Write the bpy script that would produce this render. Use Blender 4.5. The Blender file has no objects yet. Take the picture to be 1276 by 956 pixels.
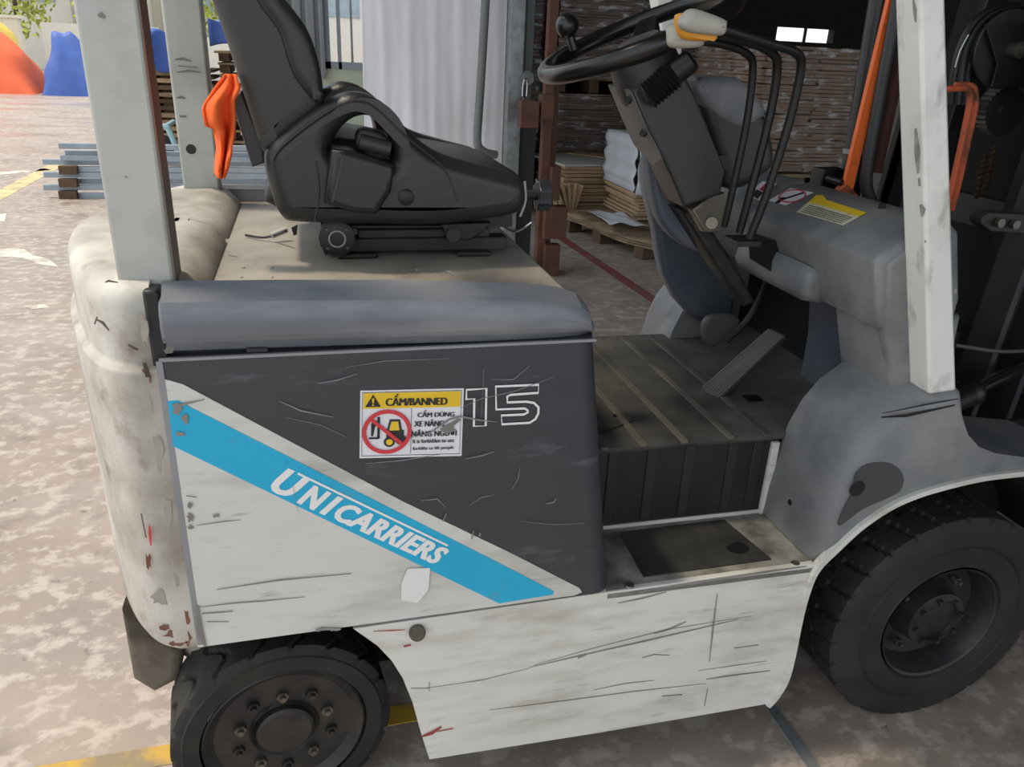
import bpy, bmesh, math, random
from mathutils import Vector, Matrix
random.seed(7)
R = math.radians
SC = bpy.context.scene
COL = SC.collection

# ------------------------------------------------------------------ camera
FPX = 971.79
YAW, PITCH, ROLL = 0.2606, 0.4027, 0.0454
CAM = Vector((0.0971, -1.0338, 1.2999))
fwd = Vector((math.sin(YAW)*math.cos(PITCH), math.cos(YAW)*math.cos(PITCH), -math.sin(PITCH)))
rt0 = Vector((math.cos(YAW), -math.sin(YAW), 0)); up0 = rt0.cross(fwd)
rt = rt0*math.cos(ROLL) + up0*math.sin(ROLL)
up = -rt0*math.sin(ROLL) + up0*math.cos(ROLL)
cd = bpy.data.cameras.new('camera'); cam = bpy.data.objects.new('camera', cd); COL.objects.link(cam)
cd.sensor_width = 36; cd.lens = FPX/1276*36; cd.clip_start = 0.05; cd.clip_end = 200
M = Matrix((rt, up, -fwd)).transposed().to_4x4(); M.translation = CAM
cam.matrix_world = M
SC.camera = cam

# ------------------------------------------------------------------ light
SKY = (0.86, 0.93, 1.0); SKY_STRENGTH = 1.35
w = bpy.data.worlds.new('sky'); SC.world = w; w.use_nodes = True
bg = w.node_tree.nodes['Background']; bg.inputs[0].default_value = (*SKY, 1); bg.inputs[1].default_value = SKY_STRENGTH
sd = bpy.data.lights.new('sun', 'SUN'); sun = bpy.data.objects.new('sun', sd); COL.objects.link(sun)
sd.energy = 2.6; sd.angle = R(6); sd.color = (1.0, 0.86, 0.68)
sun.rotation_euler = Vector((0.42, -0.12, -0.9)).to_track_quat('-Z', 'Y').to_euler()
SC.view_settings.view_transform = 'Standard'; SC.view_settings.look = 'None'
SC.view_settings.gamma = 1; SC.view_settings.exposure = 0.12; SC.view_settings.use_curve_mapping = False

def P(px, py, **k):
    """point of the place seen at that photo pixel, on the plane x=, y= or z="""
    (a, v), = k.items(); i = 'xyz'.index(a)
    d = fwd + rt*((px-638)/FPX) - up*((py-478)/FPX)
    return CAM + d*((v-CAM[i])/d[i])

# ------------------------------------------------------------------ materials
def lin(c):
    if isinstance(c, str):
        c = [int(c[i:i+2], 16)/255 for i in (0, 2, 4)]
        return tuple(x/12.92 if x <= .04045 else ((x+.055)/1.055)**2.4 for x in c)
    return c
MATS = {}
def mat(name, col, rough=.6, metal=0, var=.12, scale=6, dirt=None, amt=.4, dscale=5, stretch=(1, 1, 1), bump=.0, bscale=60, soft=.08, spec=.5, dirt2=None, amt2=.3, d2scale=12, d2stretch=(1, 1, 1)):
    if name in MATS: return MATS[name]
    m = bpy.data.materials.new(name); m.use_nodes = True; nt = m.node_tree; N = nt.nodes; L = nt.links
    b = N['Principled BSDF']; col = lin(col)
    b.inputs['Roughness'].default_value = rough; b.inputs['Metallic'].default_value = metal
    b.inputs['Specular IOR Level'].default_value = spec
    tc = N.new('ShaderNodeTexCoord')
    def noise(sc, st, det=6, seed=0):
        mp = N.new('ShaderNodeMapping'); mp.inputs['Scale'].default_value = st; mp.inputs['Location'].default_value = (seed, seed*.7, seed*.3)
        L.new(tc.outputs['Object'], mp.inputs[0])
        n = N.new('ShaderNodeTexNoise'); n.inputs['Scale'].default_value = sc; n.inputs['Detail'].default_value = det; n.inputs['Roughness'].default_value = .6
        L.new(mp.outputs[0], n.inputs[0]); return n
    n1 = noise(scale, stretch, 5)
    rp = N.new('ShaderNodeValToRGB'); rp.color_ramp.elements[0].position = .3; rp.color_ramp.elements[1].position = .7
    rp.color_ramp.elements[0].color = (*[max(0, c*(1-var)) for c in col], 1)
    rp.color_ramp.elements[1].color = (*[min(1, c*(1+var)) for c in col], 1)
    L.new(n1.outputs[0], rp.inputs[0]); out = rp.outputs[0]
    for dd, am, ds, st, seed in ((dirt, amt, dscale, stretch, 3.1), (dirt2, amt2, d2scale, d2stretch, 7.7)):
        if dd is None: continue
        n2 = noise(ds, st, 9, seed); r2 = N.new('ShaderNodeValToRGB')
        t = .68 - .32*am
        r2.color_ramp.elements[0].position = max(0, t-soft); r2.color_ramp.elements[1].position = min(1, t+soft)
        r2.color_ramp.elements[0].color = (0, 0, 0, 1); r2.color_ramp.elements[1].color = (1, 1, 1, 1)
        L.new(n2.outputs[0], r2.inputs[0])
        mx = N.new('ShaderNodeMix'); mx.data_type = 'RGBA'
        L.new(r2.outputs[0], mx.inputs[0]); L.new(out, mx.inputs[6]); mx.inputs[7].default_value = (*lin(dd), 1)
        out = mx.outputs[2]
    L.new(out, b.inputs['Base Color'])
    if bump:
        n3 = noise(bscale, (1, 1, 1), 4, 1.3); bp = N.new('ShaderNodeBump'); bp.inputs['Strength'].default_value = bump; bp.inputs['Distance'].default_value = .004
        L.new(n3.outputs[0], bp.inputs['Height']); L.new(bp.outputs[0], b.inputs['Normal'])
    MATS[name] = m; return m
def emit(name, col, s):
    m = bpy.data.materials.new(name); m.use_nodes = True; b = m.node_tree.nodes['Principled BSDF']
    b.inputs['Base Color'].default_value = (*lin(col), 1); b.inputs['Emission Color'].default_value = (*lin(col), 1); b.inputs['Emission Strength'].default_value = s
    return m

WHITE = mat('worn_white_paint', 'd9d8d1', .42, dirt='b9b4aa', amt=.3, dscale=6, stretch=(.7, 1, 3), var=.04, dirt2='8c857a', amt2=-.12, d2scale=14, d2stretch=(.5, 1, 5), soft=.12)
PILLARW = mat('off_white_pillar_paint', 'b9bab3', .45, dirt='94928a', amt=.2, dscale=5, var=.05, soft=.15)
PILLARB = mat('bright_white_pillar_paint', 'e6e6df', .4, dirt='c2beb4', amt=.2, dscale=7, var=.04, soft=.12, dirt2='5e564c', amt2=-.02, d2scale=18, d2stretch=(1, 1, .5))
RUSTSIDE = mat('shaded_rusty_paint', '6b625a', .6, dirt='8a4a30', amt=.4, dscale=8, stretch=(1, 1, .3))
CWM = mat('counterweight_paint', 'cbc8c0', .6, dirt='8f877b', amt=.5, dscale=4, var=.08, soft=.12, dirt2='6f5a48', amt2=-.04, d2scale=16, bump=.35, bscale=40)
IRON = mat('bare_cast_iron', '6e6658', .75, dirt='473f36', amt=.5, dscale=8, bump=.6, bscale=30)
GRAPH = mat('graphite_paint', '3c3e43', .38, var=.06, dirt='5d6066', amt=.06, dscale=9, stretch=(.6, 1, 3), soft=.06)
RAILM = mat('hood_rail_plastic', '6c7077', .25, var=.1, dirt='8d8f92', amt=.28, dscale=6, stretch=(.6, 1, 2.5), soft=.12)
DECK = mat('hood_deck_dusty_grey', 'a09a8f', .45, var=.12, dirt='6a655d', amt=.35, dscale=5, soft=.15, dirt2='aba498', amt2=.2, d2scale=8)
DARK = mat('dark_metal', '1f2022', .55, var=.2, dirt='35322e', amt=.35, dscale=12)
BLACK = mat('black_paint', '141517', .45, var=.2)
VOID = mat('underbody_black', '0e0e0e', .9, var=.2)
SEATM = mat('black_vinyl', '222324', .36, var=.12, bump=.15, bscale=220, dirt='2c2c2b', amt=.4, dscale=4, soft=.2)
SEATB = mat('dusty_grey_vinyl', '3b3a38', .6, var=.1, bump=.15, bscale=220, dirt='4a4844', amt=.4, dscale=4, soft=.2)
PLAST = mat('dusty_grey_plastic', '6b6e72', .5, var=.12, scale=4, dirt='8c8c8a', amt=.45, dscale=5, soft=.16, bump=.12, bscale=120, dirt2='525559', amt2=.15, d2scale=7)
PLASTD = mat('dark_charcoal_plastic', '2e2f30', .45, var=.1, bump=.1, bscale=200, dirt='3f3f3e', amt=.3, dscale=4, soft=.2)
BLUEP = mat('blue_grey_plastic', '4b515b', .5, var=.1, dirt='6a6e74', amt=.3, soft=.2)
TIRE = mat('tyre_rubber', '1b1b1b', .75, var=.2, dirt='33302b', amt=.38, dscale=7, soft=.15, bump=.4, bscale=90)
RIM = mat('grimy_rim', '1c1d20', .5, var=.2, dirt='34302a', amt=.45, dscale=14, soft=.12, bump=.3, bscale=80)
NUT = mat('greasy_nut_steel', '6f6c64', .35, metal=.8, var=.2)
CHROME = mat('chrome', 'b8b8b8', .15, metal=1, var=.05)
STEEL = mat('galvanised_steel', '9aa0a2', .4, metal=.5, var=.12, dirt='7b7d7c', amt=.4, dscale=20, soft=.15)
STEELB = mat('brushed_bracket_steel', '7d766a', .4, metal=.6, var=.15)
MATR = mat('black_floor_mat', '252524', .8, var=.2, dirt='4b4943', amt=.42, dscale=6, soft=.16, bump=.3, bscale=140)
MATF = mat('dusty_floor_mat', '464542', .8, var=.2, dirt='605e58', amt=.4, dscale=5, soft=.18, bump=.3, bscale=140, dirt2='232323', amt2=.3, d2scale=7)
MATRIB = mat('dusty_mat_ridge', '57544c', .8, var=.2, dirt='3a3834', amt=.35)
STEPM = mat('worn_step_paint', 'aaa79d', .6, var=.1, dirt='57534b', amt=.55, dscale=11, soft=.14)
CYAN = mat('cyan_stripe_paint', '1badd6', .4, var=.04, dirt='5f98ab', amt=-.05, dscale=12)
LIVW = mat('livery_white_paint', 'd2d2cc', .42, dirt='aaa59b', amt=.3, dscale=4, stretch=(.7, 1, 3), var=.04, soft=.12, dirt2='5c5852', amt2=-.12, d2scale=18, d2stretch=(.5, 1, 4))
PAPER = mat('white_sticker', 'e4e4e8', .5, var=.02)
YEL = mat('yellow_sticker', 'e8c22a', .5, var=.04)
RED = mat('red_print', 'cf3b42', .5, var=.04)
INK = mat('black_print', '26242a', .6, var=.05)
LETW = mat('white_lettering', 'ebebe8', .45, var=.03)
SCR = mat('scratch_grey', '85817a', .7, var=.3)
SCL = mat('light_scratch', '85888b', .5, var=.2)
REDM = mat('red_scuff', 'a3473c', .6, var=.3)
ORANGE = mat('orange_mast_paint', 'f0702c', .5, var=.1, dirt='8a4020', amt=.1, dscale=20)
ORANGED = mat('worn_orange_paint', 'b5532c', .6, var=.15, dirt='5e3524', amt=.35, dscale=20)
CLOTH = mat('orange_cloth', 'ee672a', .9, var=.08)
KNOBG = mat('grey_lever_knob', 'aaa79c', .5, var=.08)
KNOBY = mat('amber_lever_knob', 'e09a2c', .5, var=.08)
FLOOR = None
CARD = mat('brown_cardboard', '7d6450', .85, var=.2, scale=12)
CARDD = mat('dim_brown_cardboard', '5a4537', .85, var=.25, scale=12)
CARDL = mat('kraft_board_edge', 'a98f70', .85, var=.2, scale=12)
BOARD = mat('pale_grey_board', 'b9bab0', .7, var=.04)
WOOD = mat('weathered_wood', '8f7a60', .8, var=.25, stretch=(1, 1, 6), dirt='5f4d3b', amt=.4)
WOODD = mat('dark_weathered_wood', '5c4835', .85, var=.3)
TARPB = mat('blue_tarp', '4464ae', .55, var=.15, scale=3, bump=.8, bscale=9)
TARPO = mat('orange_tarp', 'ee6a3c', .6, var=.12, scale=3, bump=.8, bscale=9)
TARPY = mat('yellow_tarp', 'e8c95a', .6, var=.1)
BARM = mat('pale_galvanised_bar', '98a4ae', .4, metal=.3, var=.15)
BROWN = mat('brown_primer_steel', '5a3a2b', .7, var=.2, dirt='3e2a20', amt=.3)

# ------------------------------------------------------------------ geometry helpers
def box(x0, x1, y0, y1, z0, z1):
    v = [(x, y, z) for x in (x0, x1) for y in (y0, y1) for z in (z0, z1)]
    return v, [(0, 1, 3, 2), (4, 6, 7, 5), (0, 4, 5, 1), (2, 3, 7, 6), (0, 2, 6, 4), (1, 5, 7, 3)]
def rbox(c, s, rot=None):
    v, f = box(-s[0]/2, s[0]/2, -s[1]/2, s[1]/2, -s[2]/2, s[2]/2)
    rot = rot or Matrix.Identity(3); c = Vector(c)
    return [tuple(rot @ Vector(p) + c) for p in v], f
def rotm(ax, ang): return Matrix.Rotation(R(ang), 3, ax)
def join(*g):
    V, F = [], []
    for v, f in g:
        o = len(V); V += [tuple(p) for p in v]; F += [tuple(i+o for i in q) for q in f]
    return V, F
def cr(pts, n=6, closed=False):
    """Catmull-Rom through the points"""
    pts = [Vector(p) for p in pts]; out = []; N = len(pts)
    for i in range(N if closed else N-1):
        if closed: a, b, c, d = pts[i-1], pts[i], pts[(i+1) % N], pts[(i+2) % N]
        else: a, b, c, d = pts[max(i-1, 0)], pts[i], pts[i+1], pts[min(i+2, N-1)]
        for k in range(n):
            t = k/n
            out.append(.5*((2*b)+(c-a)*t+(2*a-5*b+4*c-d)*t*t+(3*b-a-3*c+d)*t**3))
    if not closed: out.append(pts[-1])
    return out
def tube(path, r, n=10, closed=False, rs=None):
    path = [Vector(p) for p in path]; V, F = [], []; N = len(path); nrm = None
    for i, p in enumerate(path):
        a = path[i-1] if (i or closed) else p; b = path[(i+1) % N] if (i < N-1 or closed) else p
        t = (b-a).normalized()
        if nrm is None:
            nrm = t.cross(Vector((0, 0, 1)));
            if nrm.length < .1: nrm = t.cross(Vector((0, 1, 0)))
        nrm = (nrm - t*nrm.dot(t)).normalized(); bi = t.cross(nrm); rr = rs[i] if rs else r
        for k in range(n):
            a_ = 2*math.pi*k/n; V.append(tuple(p + (nrm*math.cos(a_)+bi*math.sin(a_))*rr))
    for i in range(N if closed else N-1):
        for k in range(n):
            j = (i+1) % N; F.append((i*n+k, i*n+(k+1) % n, j*n+(k+1) % n, j*n+k))
    if not closed: F.append(tuple(range(n))[::-1]); F.append(tuple((N-1)*n+k for k in range(n)))
    return V, F
def frame(ax):
    ax = Vector(ax).normalized(); a = ax.cross(Vector((0, 0, 1)))
    if a.length < .1: a = ax.cross(Vector((1, 0, 0)))
    a.normalize(); return a, ax.cross(a), ax
def lathe(prof, c, ax=(0, 1, 0), n=48, caps=True):
    a, b, x = frame(ax); c = Vector(c); V, F = [], []
    for r, h in prof:
        for k in range(n):
            t = 2*math.pi*k/n; V.append(tuple(c + x*h + (a*math.cos(t)+b*math.sin(t))*r))
    for i in range(len(prof)-1):
        for k in range(n): F.append((i*n+k, i*n+(k+1) % n, (i+1)*n+(k+1) % n, (i+1)*n+k))
    if caps: F.append(tuple(range(n))[::-1]); F.append(tuple((len(prof)-1)*n+k for k in range(n)))
    return V, F
def cyl(a, b, r, n=16, r2=None):
    a, b = Vector(a), Vector(b); h = (b-a).length
    return lathe([(r, 0), (r if r2 is None else r2, h)], a, b-a, n)
def ball(c, r, s=(1, 1, 1), n=14):
    V, F = lathe([(r*math.sin(math.pi*i/n)+1e-5, -r*math.cos(math.pi*i/n)) for i in range(n+1)], (0, 0, 0), (0, 0, 1), 18)
    return [(v[0]*s[0]+c[0], v[1]*s[1]+c[1], v[2]*s[2]+c[2]) for v in V], F
def loft(secs, caps=True, closed=True):
    V, F = [], []; n = len(secs[0])
    for s in secs: V += [tuple(p) for p in s]
    for i in range(len(secs)-1):
        for k in range(n if closed else n-1):
            F.append((i*n+k, i*n+(k+1) % n, (i+1)*n+(k+1) % n, (i+1)*n+k))
    if caps and closed: F.append(tuple(range(n))[::-1]); F.append(tuple((len(secs)-1)*n+k for k in range(n)))
    return V, F
def grid(fn, nu, nv):
    V = [tuple(fn(i/nu, j/nv)) for i in range(nu+1) for j in range(nv+1)]
    return V, [(i*(nv+1)+j, (i+1)*(nv+1)+j, (i+1)*(nv+1)+j+1, i*(nv+1)+j+1) for i in range(nu) for j in range(nv)]
def outline2mesh(loops, half, bev, seg=3):
    cu = bpy.data.curves.new('outline', 'CURVE'); cu.dimensions = '2D'; cu.fill_mode = 'BOTH'
    cu.extrude = max(half-bev, 0); cu.bevel_depth = bev; cu.bevel_resolution = seg; cu.offset = -bev
    for lp in loops:
        s = cu.splines.new('POLY'); s.points.add(len(lp)-1)
        for i, p in enumerate(lp): s.points[i].co = (p[0], p[1], 0, 1)
        s.use_cyclic_u = True
    o = bpy.data.objects.new('outline', cu); me = bpy.data.meshes.new_from_object(o)
    V = [tuple(v.co) for v in me.vertices]; F = [tuple(p.vertices) for p in me.polygons]
    bpy.data.objects.remove(o); bpy.data.curves.remove(cu); bpy.data.meshes.remove(me)
    return V, F
def plate(loops, y0, y1, bev=.0, seg=3):
    """outline(s) in x,z given thickness between y0 and y1; further loops cut holes"""
    if not isinstance(loops[0][0], (tuple, list, Vector)) : loops = [loops]
    V, F = outline2mesh(loops, abs(y1-y0)/2, bev, seg); m = (y0+y1)/2
    return [(v[0], m+v[2], v[1]) for v in V], [f[::-1] for f in F]
def pxy(pts, y): return [((p := P(a, b, y=y)).x, p.z) for a, b in pts]
def xz(pts): return [(p[0], p[1]) for p in pts]
def crp(pts, n=6, closed=True): return [(p.x, p.y) for p in cr([(a, b, 0) for a, b in pts], n, closed)]
def flat_text(body, bold=0, shear=0, spacing=1.0):
    cu = bpy.data.curves.new('t', 'FONT'); cu.body = body; cu.size = 1; cu.offset = bold; cu.shear = shear; cu.space_character = spacing; cu.resolution_u = 3
    o = bpy.data.objects.new('t', cu); me = bpy.data.meshes.new_from_object(o)
    V = [tuple(v.co) for v in me.vertices]; F = [tuple(p.vertices) for p in me.polygons]
    bpy.data.objects.remove(o); bpy.data.curves.remove(cu); bpy.data.meshes.remove(me)
    return V, F
def text_to(body, org, ux, uy, width, height, **k):
    """text laid between corner org and the unit directions ux,uy, fitted to width x height"""
    V, F = flat_text(body, **k); xs = [v[0] for v in V]; ys = [v[1] for v in V]
    sx = width/(max(xs)-min(xs)); sy = height/(max(ys)-min(ys))
    org, ux, uy = Vector(org), Vector(ux), Vector(uy)
    return [tuple(org + ux*((v[0]-min(xs))*sx) + uy*((v[1]-min(ys))*sy)) for v in V], F
def ribbon(pts, wd, ax=(0, 1, 0), th=.0006, closed=False, taper=False):
    """flat strip of the given width following a path, facing ax"""
    pts = [Vector(p) for p in pts]; ax = Vector(ax).normalized(); secs = []; N = len(pts)
    for i, p in enumerate(pts):
        a = pts[i-1] if (i or closed) else p; b = pts[(i+1) % N] if (i < N-1 or closed) else p
        s = (b-a).normalized().cross(ax).normalized()
        w_ = wd*(math.sin(math.pi*(i+.35)/(N-.3)) if taper else 1)/2
        secs.append([p-s*w_-ax*th/2, p+s*w_-ax*th/2, p+s*w_+ax*th/2, p-s*w_+ax*th/2])
    if closed: secs.append(secs[0])
    return loft(secs, caps=not closed)

LOCS = {}
def setp(o, label=None, cat=None, group=None, kind=None):
    if label: o['label'] = label
    if cat: o['category'] = cat
    if group: o['group'] = group
    if kind: o['kind'] = kind
    return o
def thing(name, label, cat, loc, group=None):
    o = bpy.data.objects.new(name, None); COL.objects.link(o); o.location = loc; o.empty_display_size = .1
    return setp(o, label, cat, group)
def add(name, vf, m, parent=None, smooth=35, bevel=0, bseg=2, label=None, cat=None, group=None, kind=None, solid=0, sub=0):
    V, F = vf; me = bpy.data.meshes.new(name); me.from_pydata([tuple(v) for v in V], [], [f for f in F if len(f) > 2]); me.validate()
    bm = bmesh.new(); bm.from_mesh(me); bmesh.ops.recalc_face_normals(bm, faces=bm.faces); bm.to_mesh(me); bm.free()
    me.materials.append(m); me.update()
    if smooth:
        me.shade_smooth(); me.set_sharp_from_angle(angle=R(smooth))
    o = bpy.data.objects.new(name, me); COL.objects.link(o)
    if parent is not None:
        o.parent = parent
        if parent.type == 'EMPTY': o.matrix_parent_inverse = Matrix.LocRotScale(parent.location, parent.rotation_euler, None).inverted()
    if solid:
        s = o.modifiers.new('thickness', 'SOLIDIFY'); s.thickness = solid; s.offset = 0
    if bevel:
        b = o.modifiers.new('bevel', 'BEVEL'); b.width = bevel; b.segments = bseg; b.limit_method = 'ANGLE'; b.angle_limit = R(40)
    if sub:
        s = o.modifiers.new('subdivision', 'SUBSURF'); s.levels = sub; s.render_levels = sub
    return setp(o, label, cat, group, kind)
def blobs(spots, y, seed=3):
    """irregular flat chips: (pixel x, pixel y, width, height in metres) on the plane y"""
    rnd = random.Random(seed); V, F = [], []
    for px, py, w_, h_ in spots:
        c = P(px, py, y=y); n = 13; o = len(V)
        for k in range(n):
            t = 2*math.pi*k/n; q = rnd.uniform(.5, 1.15); V.append((c.x+w_/2*q*math.cos(t), y, c.z+h_/2*q*math.sin(t)))
        F.append(tuple(range(o, o+n)))
    return V, F
def mir(vf, c=.425): return [(v[0], 2*c-v[1], v[2]) for v in vf[0]], [f[::-1] for f in vf[1]]

# ================================================================== SETTING
def floor_mat():  # stain noise also stands in for dappled sun on the concrete
    m = bpy.data.materials.new('yard_concrete'); m.use_nodes = True; nt = m.node_tree; N = nt.nodes; L = nt.links; b = N['Principled BSDF']
    tc = N.new('ShaderNodeTexCoord')
    def nz(s, d, st=(1, 1, 1), loc=0):
        mp = N.new('ShaderNodeMapping'); mp.inputs['Scale'].default_value = st; mp.inputs['Location'].default_value = (loc, loc, 0); L.new(tc.outputs['Object'], mp.inputs[0])
        n = N.new('ShaderNodeTexNoise'); n.inputs['Scale'].default_value = s; n.inputs['Detail'].default_value = d; n.inputs['Roughness'].default_value = .62; L.new(mp.outputs[0], n.inputs[0]); return n.outputs[0]
    def ramp(src, a, b_, c0, c1):
        r = N.new('ShaderNodeValToRGB'); r.color_ramp.elements[0].position = a; r.color_ramp.elements[1].position = b_
        r.color_ramp.elements[0].color = (*c0, 1); r.color_ramp.elements[1].color = (*c1, 1); L.new(src, r.inputs[0]); return r.outputs[0]
    base = ramp(nz(2.2, 8), .3, .7, lin('8d8179'), lin('aa9c91'))
    def over(prev, mask, col):
        mx = N.new('ShaderNodeMix'); mx.data_type = 'RGBA'; L.new(mask, mx.inputs[0]); L.new(prev, mx.inputs[6]); mx.inputs[7].default_value = (*lin(col), 1); return mx.outputs[2]
    w0, w1 = (0, 0, 0), (1, 1, 1)
    c = over(base, ramp(nz(15, 15, (1, 1.2, 1), 3), .50, .60, w0, (.6,)*3), 'cbc0b6')
    c = over(c, ramp(nz(5.5, 10, loc=8), .55, .68, w0, (.5,)*3), '6f665f')
    c = over(c, ramp(nz(14, 5, loc=5), .66, .72, w0, (.75,)*3), '4a443f')
    L.new(c, b.inputs['Base Color'])
    r = ramp(nz(.7, 3, (1, 2.2, 1), 2), .42, .6, (.75,)*3, (.28,)*3); L.new(r, b.inputs['Roughness'])
    bp = N.new('ShaderNodeBump'); bp.inputs['Strength'].default_value = .25; bp.inputs['Distance'].default_value = .004; L.new(nz(45, 6), bp.inputs['Height']); L.new(bp.outputs[0], b.inputs['Normal'])
    return m
FLOOR = floor_mat()
add('floor', box(-16, 16, -6, 34, -.15, 0), FLOOR, smooth=0, kind='structure')
LINEY = mat('yellow_line_paint', 'c9a13c', .6, dirt='8f8064', amt=.4, dscale=9)
LINER = mat('red_line_paint', '8a4440', .6, dirt='756860', amt=.35, dscale=12)
LINEW = mat('white_line_paint', 'dcd6c8', .6, dirt='9a9186', amt=.45, dscale=7)
LINEYW = mat('pale_yellow_line_paint', 'd8c48c', .6, dirt='a89c84', amt=.45, dscale=7)
def line(a, b, wd, m, name='trim_1'):
    a, b = Vector(a), Vector(b); s = (b-a).normalized().cross(Vector((0, 0, 1)))*wd/2; z = Vector((0, 0, .002))
    add(name, ([a-s+z, a+s+z, b+s+z, b-s+z, a-s, a+s, b+s, b-s], [(0, 1, 2, 3), (4, 7, 6, 5), (0, 4, 5, 1), (1, 5, 6, 2), (2, 6, 7, 3), (3, 7, 4, 0)]), m, smooth=0, kind='structure')
line(P(40, 970, z=0), P(560, 880, z=0), .05, LINEY, 'trim_1')
line(P(-60, 275, z=0), P(75, 203, z=0), .16, LINEYW, 'trim_2')
line(P(-60, 222, z=0), P(60, 211, z=0), .14, LINEW, 'trim_3')
line((1.93, 4.9, 0), (2.02, 2.6, 0), .075, LINER, 'trim_4')
add('trim_5', box(1.0, 1.025, -1.2, .9, 0, .004), STEEL, smooth=0, kind='structure')
for i, pts in enumerate((((-10, 308), (30, 310), (40, 318), (60, 322), (72, 332), (50, 329), (30, 321), (5, 320), (-12, 318)), ((28, 381), (55, 379), (62, 383), (40, 385)), ((-5, 268), (8, 266), (6, 276), (-6, 276)))):
    top = [tuple(P(a, b, z=.002)) for a, b in pts]; n = len(top)
    add('trim_%d' % (6+i), loft([[(x, y, 0) for x, y, z in top], top]), LINEW, smooth=0, kind='structure')

WALLD = mat('dim_warehouse_wall', '3a3732', .9, var=.1)
CEIL = mat('dark_roof_sheet', '2b2a28', .9, var=.1)
GREENW = mat('pale_green_wall', 'b9c2ab', .8, var=.05)
CORR = mat('grey_blue_sheet', '8d959c', .5, var=.06)
CREAM = mat('sunlit_cream_wall', 'd9d4c8', .8, var=.05)
# warehouse roof and walls; unseen roof stretched towards the camera to darken the ground
add('ceiling', box(-.45, 15.0, -5.5, 14, 3.4, 3.5), CEIL, smooth=0, kind='structure')
add('wall_back', join(box(1.6, 8.55, 13, 13.2, 0, 3.4), box(9.75, 15, 13, 13.2, 0, 3.4), box(8.55, 9.75, 13, 13.2, 0, 1.66), box(8.55, 9.75, 13, 13.2, 1.93, 3.4)), WALLD, smooth=0, kind='structure')
wn = add('window_1', join(box(8.55, 9.75, 13.0, 13.05, 1.66, 1.68), box(8.55, 9.75, 13, 13.05, 1.91, 1.93), box(9.13, 9.17, 13, 13.05, 1.68, 1.91)), DARK, smooth=0, kind='structure')
add('wall_right', box(14.8, 15, -5.5, 13, 0, 3.4), WALLD, smooth=0, kind='structure')
add('wall_left', box(1.55, 1.65, 5.5, 13.2, 0, 3.4), WALLD, smooth=0, kind='structure')
# office wing seen behind the seat: low green wall, blue-grey sheet, grille
add('wall_office', box(.2, 1.5, 7.0, 7.12, 0, P(425, 86, y=7).z), GREENW, smooth=0, kind='structure')
gz = P(425, 86, y=7).z
x0, x1 = P(350, 50, y=7).x, P(404, 50, y=7).x
def corr(u, v):
    x = x0-.25 + (x1-x0+.25)*u; ph = (x*9) % 1
    return (x, 6.93 + (.035 if ph < .35 else 0), gz-.08 + 2.6*v)
add('wall_cladding', grid(corr, 90, 1), CORR, smooth=20, kind='structure', solid=.01)
xw0, xw1 = P(404, 50, y=7).x, P(462, 50, y=7).x
wf = add('window_2', join(box(xw0, xw1+.3, 6.98, 7.1, gz, gz+.06), box(xw0, xw0+.05, 6.98, 7.1, gz, gz+2), box(xw0+.12, xw0+.15, 6.98, 7.1, gz, gz+2)), CORR, smooth=0, kind='structure')
for k in range(4):
    x = xw0+.24+k*.12
    add('window_bar', box(x, x+.02, 7.0, 7.03, gz+.05, gz+2), STEEL, wf, smooth=0)
add('ceiling_office', box(-.4, 1.6, 14.1, 15.6, 3.2, 3.3), CEIL, smooth=0, kind='structure')

# ================================================================== FORKLIFT
FL = thing('forklift', 'small worn white and graphite electric forklift with a black seat and a blue stripe', 'forklift', (.5, .425, 0))
# ---- counterweight
def cwplan(off, front=-.112):
    half = [(-.150, .0), (-.190, .035), (-.228, .11), (-.262, .21), (-.290, .31), (-.306, .425)]
    pts = [(front, 0)] + half + [(x, .85-y) for x, y in half[-2::-1]] + [(front, .85)]
    q = cr([(x, y, 0) for x, y in pts], 5); n = len(q); out = []
    for i, p in enumerate(q):
        a = q[max(0, i-1)]; b = q[min(n-1, i+1)]; t = (b-a).normalized(); nn = Vector((t.y, -t.x, 0))
        if nn.dot(p-Vector((-.1, .425, 0))) < 0: nn = -nn
        p2 = p + nn*off
        if i in (0, n-1): p2.x = front
        out.append((p2.x, p2.y))
    return out
secs = [[(x, y, z) for x, y in cwplan(o)] for z, o in ((.415, -.02), (.43, -.006), (.445, 0), (.60, 0), (.80, 0), (.888, .0), (.893, -.001), (.898, -.009), (.904, -.010), (.94, -.010), (.975, -.010), (.988, -.012), (.997, -.017), (1.003, -.025), (1.0055, -.035), (1.006, -.045), (1.006, -.06))]
cw = add('counterweight', loft(secs), CWM, FL, smooth=75, label='white rear counterweight with chipped paint and grey scuffs')
CAPP = [(-.135, .93), (-.135, 1.007), (-.105, 1.009), (-.075, 1.000), (-.052, .975), (-.045, .93)]
def padsec(y0, y1, z0, z1, xf):
    return [(-.14, y0, z0), (xf-.03, y0, z0), (xf, y0+.03, z0), (xf, y1-.03, z0), (xf-.03, y1, z0), (-.14, y1, z0)]
add('counterweight_cap', plate(CAPP, .06, .418, .016, 4), CWM, cw, smooth=40)
add('counterweight_cap', plate(CAPP, .43, .79, .016, 4), CWM, cw, smooth=40)
add('foot_block', plate([(x, z) for x, z in pxy([(150, 765), (184, 782), (228, 812), (223, 850), (192, 866), (165, 850)], .12)], .12, .33, .015), IRON, cw)
add('foot_block', plate([(x, z) for x, z in pxy([(150, 765), (184, 782), (228, 812), (223, 850), (192, 866), (165, 850)], .12)], .52, .73, .015), IRON, cw)
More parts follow.
